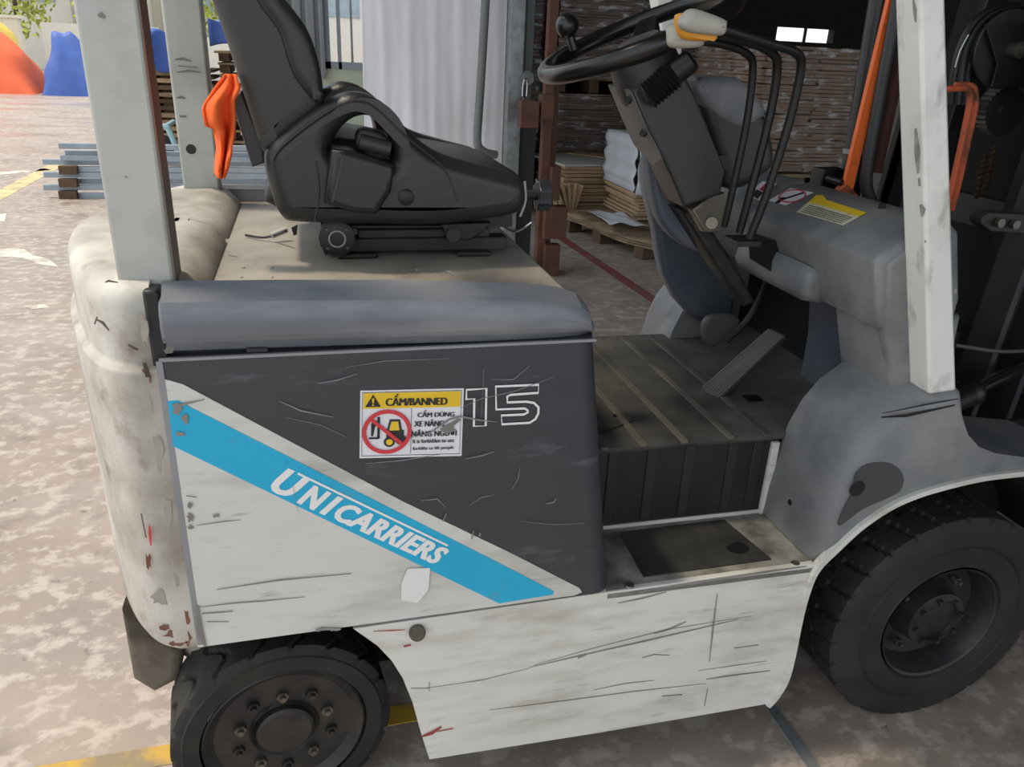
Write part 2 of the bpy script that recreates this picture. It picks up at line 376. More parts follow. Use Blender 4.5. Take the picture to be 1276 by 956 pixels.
add('lower_block', loft([[(x*.97, .425+(y-.425)*s, z) for x, y in cwplan(-.02)] for z, s in ((.27, .68), (.30, .72), (.42, .86))]), CWM, cw)
# dark gasket between counterweight and panel
add('gasket', box(-.118, -.098, .006, .04, .43, 1.0), BLACK, FL, bevel=.004)
# weld chips and dark gouges
g = [ribbon([P(a, b, y=-.004) for a, b in pp], wd, taper=True) for pp, wd in (
    ([(120, 398), (128, 402), (136, 412)], .004), ([(121, 395), (118, 404)], .003), ([(180, 452), (184, 470)], .008), ([(131, 352), (135, 350), (147, 352)], .003), ([(160, 430), (172, 436)], .005), ([(176, 640), (182, 670)], .003))]
add('bare_patches', blobs([(215, 790, .03, .018), (226, 779, .014, .035), (234, 796, .012, .03), (204, 782, .018, .012), (222, 802, .026, .012), (185, 700, .01, .03), (183, 470, .012, .03), (233, 770, .01, .03)], -.0015), mat('bare_rust_brown', '7b5443', .8, var=.3, scale=40), cw, smooth=0, kind='stuff')
add('primer_patches', blobs([(180, 500, .02, .06), (205, 640, .025, .09), (195, 560, .02, .07), (215, 720, .02, .08), (199, 745, .03, .03), (180, 410, .012, .05)], -.0022, 9), mat('grey_primer', 'a39d92', .7, var=.2, scale=30), cw, smooth=0, kind='stuff')
add('gouge_marks', join(*g), IRON, cw, kind='stuff')
# ---- battery box: side panel with rounded front corner
def panelsec(z):
    t = (z-.433)/(.907-.433); xr = .572 - .068*t; r = .035
    pts = [(-.108, .012), (-.108, 0)]
    for k in range(7):
        a = R(90*k/6); pts.append((xr-r+r*math.sin(a), r-r*math.cos(a)))
    pts += [(xr, .815)]
    for k in range(1, 7):
        a = R(90*k/6); pts.append((xr-r+r*math.cos(a), .815+r*math.sin(a)))
    pts += [(-.108, .85)]
    return [(x, y, z) for x, y in pts]
panel = add('side_panel', loft([panelsec(.434), panelsec(.908)]), GRAPH, FL, smooth=30, label='graphite battery side panel with a white wedge and blue stripe')
add('seam_edge', join(box(-.108, .50, -.0015, .004, .905, .909), box(-.112, -.104, -.002, .003, .434, .905)), mat('seam_paint', '8b8d90', .5), panel)
Y1 = -.0012; Y2 = -.0022; Y3 = -.0034
wedge = pxy([(203, 472), (228, 479), (500, 624), (640, 691), (722, 733), (725, 738), (716, 742), (252, 806), (246, 806)], Y1)
add('white_wedge', plate(wedge, Y1+.001, Y1-.0004), LIVW, panel, smooth=0)
# worn dark strip at wedge tip and edge chips
stripe = pxy([(209, 500), (222, 499), (238, 508), (640, 711), (690, 737), (689, 741), (622, 752), (216, 556)], Y2)
add('blue_stripe', plate(stripe, Y2+.001, Y2-.0004), CYAN, panel, smooth=0)
a0, b0 = P(337, 612, y=Y3), P(537, 702, y=Y3); ud = (b0-a0).normalized(); uv = Vector((-ud.z, 0, ud.x))
def word(body, x0p, x1p, h, sh=.28, bold=.03, dn=0):
    o = a0 + (b0-a0)*x0p - uv*dn
    V, F = text_to(body, o, ud, uv, (b0-a0).length*(x1p-x0p), h, bold=bold, shear=sh, spacing=1.05)
    return join(*[([(v[0]+ud.x*q, v[1]-.00004*i, v[2]+ud.z*q) for v in V], F) for i, q in enumerate((-.0011, 0, .0011))])
HL = (P(350, 615, y=Y3)-P(356, 583, y=Y3)).length
wl = (b0-a0).length
add('lettering', join(word('U', -.01, .14, HL*1.04), word('N', .15, .275, HL*.88), word('I', .285, .345, HL*.88), word('CARRIERS', .36, 1.045, HL*.82)), LETW, panel, smooth=0, label='white slanted capital lettering on the blue stripe')
add('lettering_bar', ribbon([P(371, 590, y=Y3), P(558, 680, y=Y3)], .0035), LETW, panel, smooth=0)
# number 15, outlined
def cz(pts, oy=440, ox=420, s=.3138): return [P(ox+a*s, oy+b*s, y=Y2) for a, b in pts]
add('number_outline', join(
    ribbon(cz([(514, 146), (593, 141), (590, 289), (543, 291), (545, 182), (513, 184)]), .0034, closed=True),
    ribbon(cz([(630, 133), (801, 126), (799, 158), (690, 166), (676, 172), (676, 196), (750, 193), (782, 198), (800, 216), (799, 240), (788, 262), (765, 277), (655, 283), (652, 248), (742, 244), (757, 236), (757, 228), (745, 220), (632, 224)]), .0036, closed=True)), LETW, panel, smooth=0, label='white outlined number 15')
# warning sticker
TL, TR, BR, BL = (449, 487), (578, 484), (575, 568), (448, 571)
def sp(u, v, y): # u right, v down, 0..1
    a = TL[0]+(TR[0]-TL[0])*u; b = TL[1]+(TR[1]-TL[1])*u; c = BL[0]+(BR[0]-BL[0])*u; d = BL[1]+(BR[1]-BL[1])*u
    return P(a+(c-a)*v, b+(d-b)*v, y=y)
def sxz(uv_, y): return [((q := sp(u, v, y)).x, q.z) for u, v in uv_]
stk = add('warning_sticker', plate(sxz([(0, 0), (1, 0), (1, 1), (0, 1)], Y1), Y1+.001, Y1-.0006), PAPER, panel, smooth=0, label='white and yellow prohibition sticker')
add('header', plate(sxz([(.03, .04), (.97, .04), (.97, .27), (.03, .27)], Y2), Y2+.0004, Y2-.0004), YEL, stk, smooth=0)
fr = [ribbon([sp(u, v, Y2) for u, v in ((.02, .03), (.98, .03), (.98, .97), (.02, .97))], .0007, closed=True), ribbon([sp(.5, .28, Y2), sp(.5, .95, Y2)], .0006)]
add('print_border', join(*fr), INK, stk, smooth=0)
ux = (sp(1, .5, Y3)-sp(0, .5, Y3)); W_ = ux.length; ux.normalize(); uy = Vector((-ux.z, 0, ux.x)); H_ = (sp(.5, 0, Y3)-sp(.5, 1, Y3)).length
def st(body, u0, u1, v0, v1, bold=.0):
    V, F = text_to(body, sp(u0, v1, Y3), ux, uy, W_*(u1-u0), H_*(v1-v0)); q = H_*(v1-v0)*.045
    return join(*[([(v[0]+dx*q, v[1]-.00003*i, v[2]) for v in V], F) for i, dx in enumerate((-1, 0, 1))])
add('print_text', join(st('C\u1ea4M/BANNED', .25, .84, .065, .235), st('C\u1ea4M D\u00d9NG', .56, .92, .31, .415), st('XE N\u00c2NG', .53, .82, .45, .555), st('N\u00c2NG NG\u01af\u1edcI', .505, .95, .59, .705), st('It is forbidden to use', .52, .93, .74, .80, .0), st('forklifts to lift people', .52, .93, .855, .915, .0)), INK, stk, smooth=0, label='black Vietnamese and English warning words')
add('hazard_triangle', plate(sxz([(.05, .245), (.125, .065), (.2, .245)], Y3), Y3+.0006, Y3-.0002), INK, stk, smooth=0)
add('exclamation_mark', plate(sxz([(.113, .12), (.137, .12), (.131, .19), (.119, .19)], Y3-.0006), Y3-.0002, Y3-.0009), YEL, stk, smooth=0)
add('exclamation_mark', plate(sxz([(.117, .205), (.133, .205), (.133, .228), (.117, .228)], Y3-.0006), Y3-.0002, Y3-.0009), YEL, stk, smooth=0)
# pictogram of a fork truck
cc = sp(.265, .62, Y3)
def cp(u, v): return sp(u, v, Y3)
pic = [plate(sxz(q, Y3), Y3+.0006, Y3-.0001) for q in (
    [(.26, .60), (.43, .60), (.43, .74), (.30, .76), (.26, .70)], [(.17, .40), (.195, .40), (.195, .72), (.17, .72)], [(.09, .70), (.18, .70), (.18, .725), (.09, .725)],
    [(.29, .44), (.39, .44), (.41, .60), (.39, .60), (.375, .465), (.305, .465), (.28, .60), (.265, .60)], [(.11, .50), (.14, .44), (.17, .47), (.145, .56), (.13, .68), (.11, .68)])]
pic += [lathe([(H_*.075, -.0003), (H_*.075, .0004)], cp(.29, .77), (0, 1, 0), 20), lathe([(H_*.075, -.0003), (H_*.075, .0004)], cp(.40, .74), (0, 1, 0), 20)]
add('pictogram', join(*pic), INK, stk, smooth=0)
add('pictogram_cab', join(plate(sxz([(.31, .47), (.37, .47), (.385, .60), (.29, .60)], Y3), Y3, Y3-.0003), lathe([(H_*.045, -.001), (H_*.045, .0)], cp(.29, .77), (0, 1, 0), 16)), YEL, stk, smooth=0)
ring = [[cc + Vector((math.cos(2*math.pi*k/40), 0, math.sin(2*math.pi*k/40)))*H_*.30 + Vector((0, -.0008, 0)) for k in range(40)]]
add('prohibition_ring', join(ribbon(ring[0], H_*.055, closed=True), ribbon([cc+Vector((-.21, -.0036, .21))*H_ + Vector((0, -.0008, 0)), cc+Vector((.21, 0, -.21))*H_+Vector((0, -.0008, 0))], H_*.05)), RED, stk, smooth=0)
def strokes(lst, y, ax=(0, 1, 0)):
    return join(*[ribbon([P(a, b, y=y) for a, b in pp], wd, taper=True) for pp, wd in lst])
add('scratch_marks', strokes([
    ([(512, 545), (535, 540), (560, 523), (573, 519), (600, 524), (620, 526)], .003), ([(455, 578), (500, 574), (550, 566)], .0012), ([(575, 508), (600, 497), (640, 488), (690, 470)], .001),
    ([(395, 478), (420, 474), (445, 466)], .0015), ([(348, 500), (375, 512), (415, 520)], .002), ([(355, 520), (400, 530), (432, 545)], .0008), ([(580, 572), (600, 568), (616, 563)], .002),
    ([(612, 473), (640, 473), (660, 456)], .001), ([(585, 630), (600, 620), (615, 617)], .001), ([(525, 624), (545, 622), (555, 632)], .0015), ([(648, 582), (646, 596), (638, 610)], .0008), ([(650, 650), (690, 654), (730, 652)], .0008),
    ([(600, 520), (603, 460)], .0006), ([(680, 628), (690, 626), (693, 622)], .002), ([(430, 458), (480, 450), (560, 447)], .0007), ([(365, 606), (372, 640)], .0006)], -.0042), SCL, panel, smooth=0, kind='stuff')
add('tear_mark', plate(sxz([(.78, .60), (.84, .54), (.90, .50), (.96, .44), (.98, .47), (.92, .55), (.91, .64), (.84, .67)], -.0044), -.0042, -.0046), SCR, stk, smooth=0)
add('paint_chips', strokes([
    ([(215, 504), (222, 506), (228, 504), (255, 498)], .004),
    ([(270, 735), (350, 723), (438, 715)], .0025), ([(247, 757), (290, 752), (330, 749), (380, 744)], .002), ([(252, 765), (290, 762)], .003), ([(258, 775), (285, 775)], .002), ([(232, 618), (245, 620)], .002), ([(245, 655), (280, 650), (300, 648)], .0015),
    ([(556, 640), (552, 650)], .003), ([(590, 662), (588, 672)], .003), ([(395, 787), (400, 784), (425, 784)], .006), ([(246, 755), (250, 790), (256, 806)], .008)], -.0042), SCR, panel, smooth=0, kind='stuff')
add('bare_chips', blobs([(221, 510, .014, .018), (231, 522, .010, .022), (225, 541, .014, .008), (236, 630, .008, .014), (237, 645, .010, .018), (238, 657, .008, .010), (269, 643, .012, .006), (398, 785, .014, .007), (418, 785, .02, .005), (598, 666, .004, .01), (512, 545, .004, .006)], -.0044, 5), SCR, panel, smooth=0, kind='stuff')
add('tape_remnant', plate(pxy([(508, 709), (536, 708), (534, 735), (520, 752), (500, 748), (500, 728)], -.0044), -.0036, -.0044), mat('white_tape', 'e4e4e2', .6, var=.03), panel, smooth=0)
add('stain_marks', join(*[ribbon([P(a, b, y=-.0046) for a, b in pp], wd, taper=True) for pp, wd in (([(186, 655), (187, 665), (188, 680)], .004),)]), RED, cw, kind='stuff')
# ---- hood
ZD = .968
hood = add('hood', box(-.075, .470, .035, .815, .915, ZD), DECK, FL, bevel=.006, label='dusty grey hood deck under the seat')
prof = [(.045, .915), (.045, .996), (.040, 1.003), (.032, 1.005), (.003, .990), (-.002, .986), (-.005, .978), (-.009, .958), (-.007, .940), (-.002, .931), (.006, .928), (.012, .915)]
def railsec(x, dz, dy=0, sq=1): return [(x, max(y*sq+dy, -.02), .915+(z-.915)*dz) for y, z in prof]
rs = []
for x, dz, dy in ((-.100, .93, .003), (-.096, 1, 0), (.05, .99, 0), (.20, .97, 0), (.33, .93, 0), (.40, .88, 0), (.445, .80, .002), (.475, .68, .006), (.492, .5, .012), (.500, .25, .02)): rs.append(railsec(x, dz, dy))
def dropr(v):  # rail foot follows the panel line towards the front
    t = max(0, min(1, (v[0]+.02)/.35)); return (v[0], v[1], v[2]-.006*t)
V, F = loft(rs); rl = ([dropr(v) for v in V], F)
add('hood_rail', rl, RAILM, FL, smooth=22)
add('hood_rail', mir(rl), RAILM, FL, smooth=22)
# rounded front end of hood
fs = []
for k in range(7):
    a = R(90*k/6); fs.append([(.462+.03*math.sin(a), .04, .90+.068*math.cos(a)), (.462+.03*math.sin(a), .81, .90+.068*math.cos(a)), (.44, .81, .90), (.44, .04, .90)])
add('hood_nose', loft(fs), RAILM, hood)
# recessed dark inner panel, seen as the dark gap under the rail
add('gap_panel', join(box(-.095, .45, .022, .03, .905, .93)), DARK, FL)
add('hinge_bolt', cyl(P(210, 434, y=.02), P(210, 434, y=.008), .008, 6), NUT, FL)
add('cable_plug', cyl(P(308, 436, y=.02), P(334, 436, y=.02), .012, 12), BLACK, FL)
for a, b in ((303, 334), (338, 334), (300, 346), (338, 346), (520, 336), (560, 338)):
    p = P(a, b, z=ZD); add('rivet', lathe([(.004, 0), (.003, .0015), (.0005, .002)], p, (0, 0, 1), 10), DECK, hood)
add('scuff_marks', join(*[ribbon([P(a, b, z=ZD+.0006) for a, b in pp], wd, (0, 0, 1), taper=True) for pp, wd in (([(495, 339), (505, 341)], .004), ([(555, 340), (565, 343)], .004), ([(285, 318), (296, 320)], .003))]), SCR, hood, kind='stuff')
# ---- chassis
arch = [(450, 791), (470, 805), (488, 824), (502, 846), (514, 876), (524, 912), (535, 947)]
farch = [(955, 878), (972, 856), (984, 822), (994, 775), (1003, 735), (1018, 706)]
ch = [(760, 738)] + [(440, 784)] + arch + [(745, 914)] + farch + [(1015, 703)]
chassis = add('chassis_plate', plate(pxy(ch, 0), 0, .012, .0015), WHITE, FL, smooth=30, label='scratched white chassis side plate')
add('chassis_plate', mir(plate(pxy(ch, 0), 0, .012, .0015), .45), WHITE, FL, smooth=30)
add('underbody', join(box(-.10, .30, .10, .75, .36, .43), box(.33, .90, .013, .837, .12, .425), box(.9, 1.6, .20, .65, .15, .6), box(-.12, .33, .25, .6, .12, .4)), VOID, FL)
add('frame_bolt', cyl(P(520, 789, y=.0), P(520, 789, y=-.012), .014, 16), IRON, chassis, bevel=.003)
for a, b in ((784, 730), (991, 703)):
    add('step_screw', lathe([(.009, 0), (.008, .003), (.004, .004)], P(a, b, z=.4345), (0, 0, 1), 14), NUT, chassis)
add('scratch_marks', strokes([
    ([(660, 832), (720, 818), (800, 800), (865, 785), (920, 772)], .0028), ([(665, 829), (740, 808), (830, 785), (935, 768)], .0012), ([(815, 790), (835, 784), (855, 775)], .004), ([(720, 820), (730, 816)], .008),
    ([(894, 740), (889, 780), (884, 825)], .003), ([(882, 858), (878, 880)], .0025), ([(870, 836), (920, 829), (955, 824)], .0012), ([(880, 847), (905, 843), (960, 836)], .0028), ([(610, 885), (700, 874), (790, 862), (880, 852)], .0016), ([(825, 868), (850, 866)], .003),
    ([(512, 858), (535, 858)], .0015), ([(535, 850), (535, 862)], .0015), ([(530, 858), (600, 848), (660, 833)], .001), ([(770, 752), (800, 746), (830, 738)], .003), ([(790, 738), (880, 724), (960, 712), (1005, 706)], .0045), ([(740, 860), (780, 852), (815, 848)], .0015), ([(800, 820), (815, 816), (835, 817)], .002), ([(915, 808), (945, 804)], .002), ([(490, 905), (700, 912)], .0)][:-1], -.0016), SCR, chassis, smooth=0, kind='stuff')
add('red_scuff', strokes([([(526, 918), (538, 914), (550, 906)], .008), ([(545, 912), (565, 908)], .003), ([(503, 806), (512, 804)], .005), ([(465, 787), (490, 786), (505, 785)], .002)], -.002), REDM, chassis, smooth=0, kind='stuff')
# step
add('step_plate', box(.56, .985, .0, .195, .415, .4335), STEPM, FL, bevel=.004, label='foot step with worn grey paint')
sm = [P(a, b, z=.435) for a, b in ((772, 664), (902, 648), (961, 697), (802, 719))]
add('step_mat', loft([[(p.x, p.y, .433) for p in sm], [(p.x, p.y, .4365) for p in sm]]), MATR, FL, smooth=0, label='dark grey rubber tread mat')
blob = crp([((p := P(a, b, z=.437)).x, p.y) for a, b in ((905, 683), (918, 676), (932, 680), (932, 687), (918, 690))], 5)
add('oil_stain', ([(x, y, .4372) for x, y in blob], [tuple(range(len(blob)))]), BLACK, FL, smooth=0)
add('step_trim', join(box(.57, .985, .186, .197, .433, .441), box(.968, .984, .182, .192, .433, .60)), WHITE, FL, bevel=.001)
# riser and floor mat
riser = add('riser_mat', box(.55, .972, .190, .21, .44, .612), mat('riser_rubber', '191919', .55, var=.2, dirt='2d2c2a', amt=.3), FL)
for k, x in enumerate((.62, .70, .78, .875, .93)):
    add('riser_rib', box(x, x+.022, .187, .192, .445, .605), mat('riser_rib_rubber', '232323', .6), riser, bevel=.002)
def fm(u, v):
    x = .53+.73*u; y = .185+.60*v; z = .612 + max(0, x-1.08)**1.4*1.0
    return (x, y, z)
fl = add('floor_mat', grid(fm, 30, 10), MATF, FL, solid=.012, label='dusty ribbed rubber floor mat')
for x in (.60, .68, .765, .865, .945):
    add('mat_rib', box(x, x+.018, .182, .77, .612, .6205), MATRIB, fl, bevel=.004)
add('floor_seam', ribbon([P(748, 540, z=.6195), P(790, 524, z=.6195)], .003, (0, 0, 1)), BLACK, fl)
add('floor_hole', lathe([(.007, 0), (.007, .001)], P(768, 518, z=.619), (0, 0, 1), 12), BLACK, fl)
# accelerator pedal
pp = [P(872, 485, y=.42), P(889, 503, y=.37), P(979, 417, y=.37), P(960, 408, y=.42)]
def pedal(p0, p1, p2, p3, th, name, ribs, m, rm):
    n = (p1-p0).cross(p3-p0).normalized()
    if n.z < 0: n = -n
    o = add(name, loft([[p-n*th for p in (p0, p1, p2, p3)], [p0, p1, p2, p3]]), m, FL, bevel=.004)
    for k in range(ribs):
        t = (k+.5)/ribs; a = p0+(p1-p0)*t; b = p3+(p2-p3)*t
        a = a+(b-a)*.03; b = b-(b-a)*.03; w_ = (p1-p0)*(.28/ribs)
        add('pedal_rib', loft([[a-w_, a+w_, b+w_, b-w_], [a-w_+n*.0025, a+w_+n*.0025, b+w_+n*.0025, b-w_+n*.0025]]), rm, o, smooth=0)
    return o
PR = mat('worn_pedal_rubber', '5c5a55', .6, var=.15); PB = mat('pedal_body', '3b3a38', .6)
pedal(*pp, .018, 'accelerator_pedal', 9, PB, PR)
add('pedal_hinge', rbox(pp[0]*.5+pp[1]*.5+Vector((.01, 0, -.02)), (.03, .045, .035)), DARK, FL, bevel=.003)
add('floor_slot', rbox(P(938, 496, z=.6205), (.035, .03, .002)), BLACK, FL)
add('brake_pedal', plate(crp(pxy([(875, 405), (885, 393), (912, 392), (920, 398), (915, 408), (895, 427), (884, 432), (876, 424)], .56), 3), .55, .572, .006), mat('brake_pedal_rubber', '4a4a48', .55), FL, label='black brake pedal pad with moulded grooves')
add('brake_arm', tube(cr([P(905, 425, y=.57), P(930, 400, y=.57), P(945, 375, y=.58), P(955, 350, y=.6)], 5), .008, 8), DARK, FL)
# ---- front fender (arched plastic cover)
fo_px = [(1014, 704), (960, 640)]
FP = [(.975, .436), (.978, .50), (.986, .57), (1.000, .64), (1.020, .69), (1.050, .732), (1.09, .762), (1.14, .782), (1.19, .793), (1.212, .775), (1.224, .735), (1.245, .690), (1.275, .660), (1.32, .642), (1.42, .622), (1.56, .60)]
arcx = [P(a, b, y=0) for a, b in ((1276, 590), (1225, 596), (1180, 606), (1140, 618), (1105, 634), (1070, 658), (1042, 684), (1018, 706))]
low = [(1.56, .585)] + [(p.x, p.z) for p in arcx[1:]]
def fsec(y, o, cx=1.25, cz_=.50):
    out = []
    for i, (x, z) in enumerate(FP):
        a = Vector(FP[max(i-1, 0)]); b = Vector(FP[min(i+1, len(FP)-1)]); t = (b-a).normalized(); n = Vector((t.y, -t.x))
        k_ = max(0, min(1, (11.5-i)/5)); out.append((x+n.x*o*k_, y, z+n.y*o*k_))
    return out + [(x, y, z) for x, z in low]
fe = loft([fsec(y, o) for y, o in ((.0, .038), (.004, .024), (.012, .012), (.028, .003), (.05, 0), (.188, 0), (.194, .003))])
fend = add('front_fender', fe, PLAST, FL, smooth=45, label='dusty grey plastic cover arched over the front wheel')
add('front_fender', mir(fe, .47), PLAST, FL, smooth=45, label='dusty grey plastic cover over the far front wheel')
lip = [P(a, b, y=-.001) for a, b in ((955, 878), (966, 866), (978, 845), (986, 815), (996, 765), (1006, 730), (1018, 706), (1042, 682), (1070, 656), (1105, 632), (1140, 616), (1180, 604), (1225, 594), (1276, 588), (1300, 585))]
lipc = cr(lip, 4)
V, F = ribbon(lipc, .011, th=.016)
add('arch_lip', (V, F), WHITE, FL, smooth=30)
add('arch_lip', mir((V, F), .47), WHITE, FL, smooth=30)
dk = crp(pxy([(1062, 612), (1066, 592), (1082, 578), (1108, 577), (1124, 590), (1122, 610), (1102, 622), (1075, 634), (1045, 655), (1052, 632)], -.0), 5)
add('recess_patch', plate(dk, .001, -.0015), mat('dark_recess_plastic', '46484a', .35, var=.15), fend, smooth=0)  # round depression drawn flat, its darkness put into the colour
add('plug_hole', lathe([(.016, -.0005), (.014, .001)], P(1068, 609, y=-.002), (0, 1, 0), 20), BLACK, fend)
add('fender_clip', lathe([(.012, 0), (.006, .004)], P(987, 627, x=.984)+Vector((-.002, 0, 0)), (-1, 0, 0), 12), BLACK, fend)
add('scuff_marks', strokes([([(1098, 520), (1130, 518), (1190, 505)], .006), ([(1100, 515), (1150, 505), (1195, 497)], .003)], -.0015), BLACK, fend, smooth=0, kind='stuff')
# wheel well liner
def arcs(c, r, a0, a1, n=18): return [(c[0]+r*math.cos(R(a0+(a1-a0)*k/n)), c[1]+r*math.sin(R(a0+(a1-a0)*k/n))) for k in range(n+1)]
add('wheel_arch_liner', join(loft([[(x, .2, z) for x, z in arcs((1.3, .25), .33, 20, 190)], [(x, .012, z) for x, z in arcs((1.3, .25), .345, 20, 190)]], caps=False, closed=False), box(1.0, 1.6, .19, .2, .12, .6)), VOID, FL, solid=.004)
# ---- cowl (dash cover across the front)
cs = [(1.005, 1.000), (1.018, 1.014), (1.10, 1.062), (1.135, 1.068), (1.16, 1.05), (1.20, .93), (1.20, .88), (1.048, .880), (1.035, .90)]
cowl = add('front_cowl', plate(cs, .055, .478, .014, 4), PLAST, FL, smooth=45, label='dusty grey plastic dashboard cowl with peeling stickers')
cs2 = [(x-.0, z-.0) for x, z in cs]
add('front_cowl', plate(cs, .482, .89, .014, 4), PLAST, FL, smooth=45)
add('cowl_bridge', plate([(1.045, .93), (1.06, 1.02), (1.135, 1.05), (1.17, 1.04), (1.2, .93)], .39, .48, .008), PLAST, FL, smooth=45)
lowp = [(1.055, .90), (1.21, .90), (1.225, .745), (1.108, .742)]
add('lower_cowl', plate(lowp, .052, .215, .014, 4), PLAST, FL, smooth=45)
add('lower_cowl', plate(lowp, .725, .888, .014, 4), PLAST, FL, smooth=45)
add('toe_panel', plate([(1.13, .90), (1.25, .90), (1.25, .60), (1.16, .60), (1.155, .75)], .205, .40, .006), BLUEP, FL, smooth=45)
add('outer_cheek', plate([(1.024, 1.0), (1.10, 1.055), (1.125, 1.058), (1.145, 1.04), (1.20, .76), (1.19, .75), (1.115, .745), (1.045, .90)], .05, .08, .012, 4), PLAST, FL, smooth=45)
add('cowl_shelf', plate([(1.05, .935), (1.016, .945), (1.004, .93), (.998, .90), (1.012, .878), (1.05, .872)], .225, .50, .018, 4), PLAST, FL, smooth=60)
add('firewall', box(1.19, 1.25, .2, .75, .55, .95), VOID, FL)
add('cowl_screw', lathe([(.009, 0), (.007, .003)], P(993, 332, x=1.02), (-1, 0, -.2), 14), BLACK, cowl)
add('cowl_stud', cyl(P(1098, 262, z=1.06), P(1098, 262, z=1.06)+Vector((0, 0, .012)), .006, 8), BLACK, cowl)
add('lever_slot', loft([[P(a, b, x=.998) for a, b in ((932, 291), (958, 300), (960, 338), (934, 322))], [P(a, b, x=1.0)+Vector((.04, 0, 0)) for a, b in ((932, 291), (958, 300), (960, 338), (934, 322))]]), VOID, cowl, smooth=0)
# decals on top of the cowl: plane of the top slope between (1.018,1.014) and (1.10,1.062)
cn = Vector((-(1.062-1.014), 0, 1.10-1.018)).normalized(); cpnt = Vector((1.018, 0, 1.014))
def PC(px, py, h=.001):
    d = fwd + rt*((px-638)/FPX) - up*((py-478)/FPX); q = cpnt+cn*h
    return CAM + d*((q-CAM).dot(cn)/d.dot(cn))
def decal(name, pts, m, parent, h=.001):
    t = [PC(a, b, h+.0004) for a, b in pts]; b_ = [PC(a, b, h-.0004) for a, b in pts]
    return add(name, loft([b_, t]), m, parent, smooth=0)
dc = decal('peeling_label', [(992, 264), (1016, 245), (1080, 265), (1051, 281)], mat('aged_label', 'd3cdb0', .6, var=.1, dirt='8f8c7e', amt=.2, dscale=60), cowl)
decal('label_band', [(1008, 252), (1017, 243), (1025, 243), (1030, 249), (1080, 265), (1071, 270), (1025, 256)], YEL, dc, .002)
for k in range(5):
    t = .25+k*.15
    a = (1008+(992-1008)*t, 252+(264-252)*t); b = (1071+(1051-1071)*t, 270+(281-270)*t)
    add('print_lines', ribbon([PC(a[0]+4, a[1]+1, .0022), PC(b[0]-5, b[1]-1.5, .0022)], .0022, cn), mat('grey_print', '77756c', .7), dc, smooth=0)
dc2 = decal('pictogram_label', [(957, 250), (985, 234), (1014, 240), (979, 256)], PAPER, cowl)
cc2 = PC(987, 244, .0025)
tx = Vector((0, 1, 0)); ty = cn.cross(tx)
add('prohibition_ring', ribbon([cc2+(tx*math.cos(t*math.pi/12)*.036+ty*math.sin(t*math.pi/12)*.022) for t in range(24)], .003, cn, closed=True), RED, dc2, smooth=0)
add('pictogram', join(ribbon([PC(970, 250, .0022), PC(1002, 240, .0022)], .007, cn), ribbon([PC(968, 253, .0022), PC(976, 246, .0022)], .012, cn)), INK, dc2, smooth=0)
dc3 = decal('hazard_label', [(930, 243), (950, 226), (968, 229), (946, 250)], PAPER, cowl)
decal('red_field', [(946, 236), (955, 227), (962, 229), (952, 239)], RED, dc3, .002)
decal('yellow_field', [(952, 240), (961, 231), (967, 230), (957, 241)], YEL, dc3, .002)
decal('pictogram', [(936, 243), (943, 236), (951, 240), (944, 248)], INK, dc3, .002)
# ---- steering column
YC = .425
colm = add('steering_column', plate(pxy([(786, 112), (806, 100), (852, 88), (868, 120), (905, 212), (899, 243), (853, 258), (838, 222), (822, 190), (806, 160)], .375), .375, .475, .008, 3), PLASTD, FL, smooth=45, label='black steering column cover')
def rearface():
    s = []
    for px, py in ((757, 107), (768, 135), (786, 178), (812, 207)):
        q = P(px, py, y=.44); s.append(q)
    return s
qs = [(.0, 0)]
lf = loft([[P(786, 112, y=.376), P(757, 105, y=.45), P(757, 105, y=.475), P(806, 100, y=.47)],
           [P(806, 160, y=.376), P(776, 150, y=.45), P(776, 150, y=.475), P(830, 150, y=.47)],
           [P(822, 190, y=.376), P(790, 181, y=.45), P(790, 181, y=.475), P(850, 185, y=.47)],
           [P(838, 222, y=.380), P(815, 208, y=.45), P(815, 208, y=.475), P(860, 220, y=.47)],
           [P(853, 258, y=.385), P(845, 248, y=.45), P(845, 248, y=.475), P(870, 250, y=.47)]])
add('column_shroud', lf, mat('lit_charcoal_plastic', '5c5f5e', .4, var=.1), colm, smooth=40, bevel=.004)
for a, b in ((783, 125), (802, 166)):
    p = P(a, b, y=.392); add('screw_recess', lathe([(.007, -.002), (.007, .003)], p, (-.8, -.5, .3), 14), BLACK, colm)
add('column_collar', lathe([(.062, -.05), (.066, -.02), (.062, .01), (.05, .03)], P(803, 82, y=YC), (-.45, 0, .9), 28), PLASTD, FL)
add('turn_switch_boot', tube([P(802, 120, y=.36), P(848, 86, y=.36)], .0, 16, rs=None) if False else lathe([(x, h) for k in range(8) for x, h in ((.022, k*.0075), (.0265, k*.0075+.0035))]+[(.020, .062), (.021, .075), (.021, .095), (.015, .10)], P(806, 121, y=.365), (P(848, 86, y=.345)-P(806, 121, y=.365)), 20), BLACK, FL)
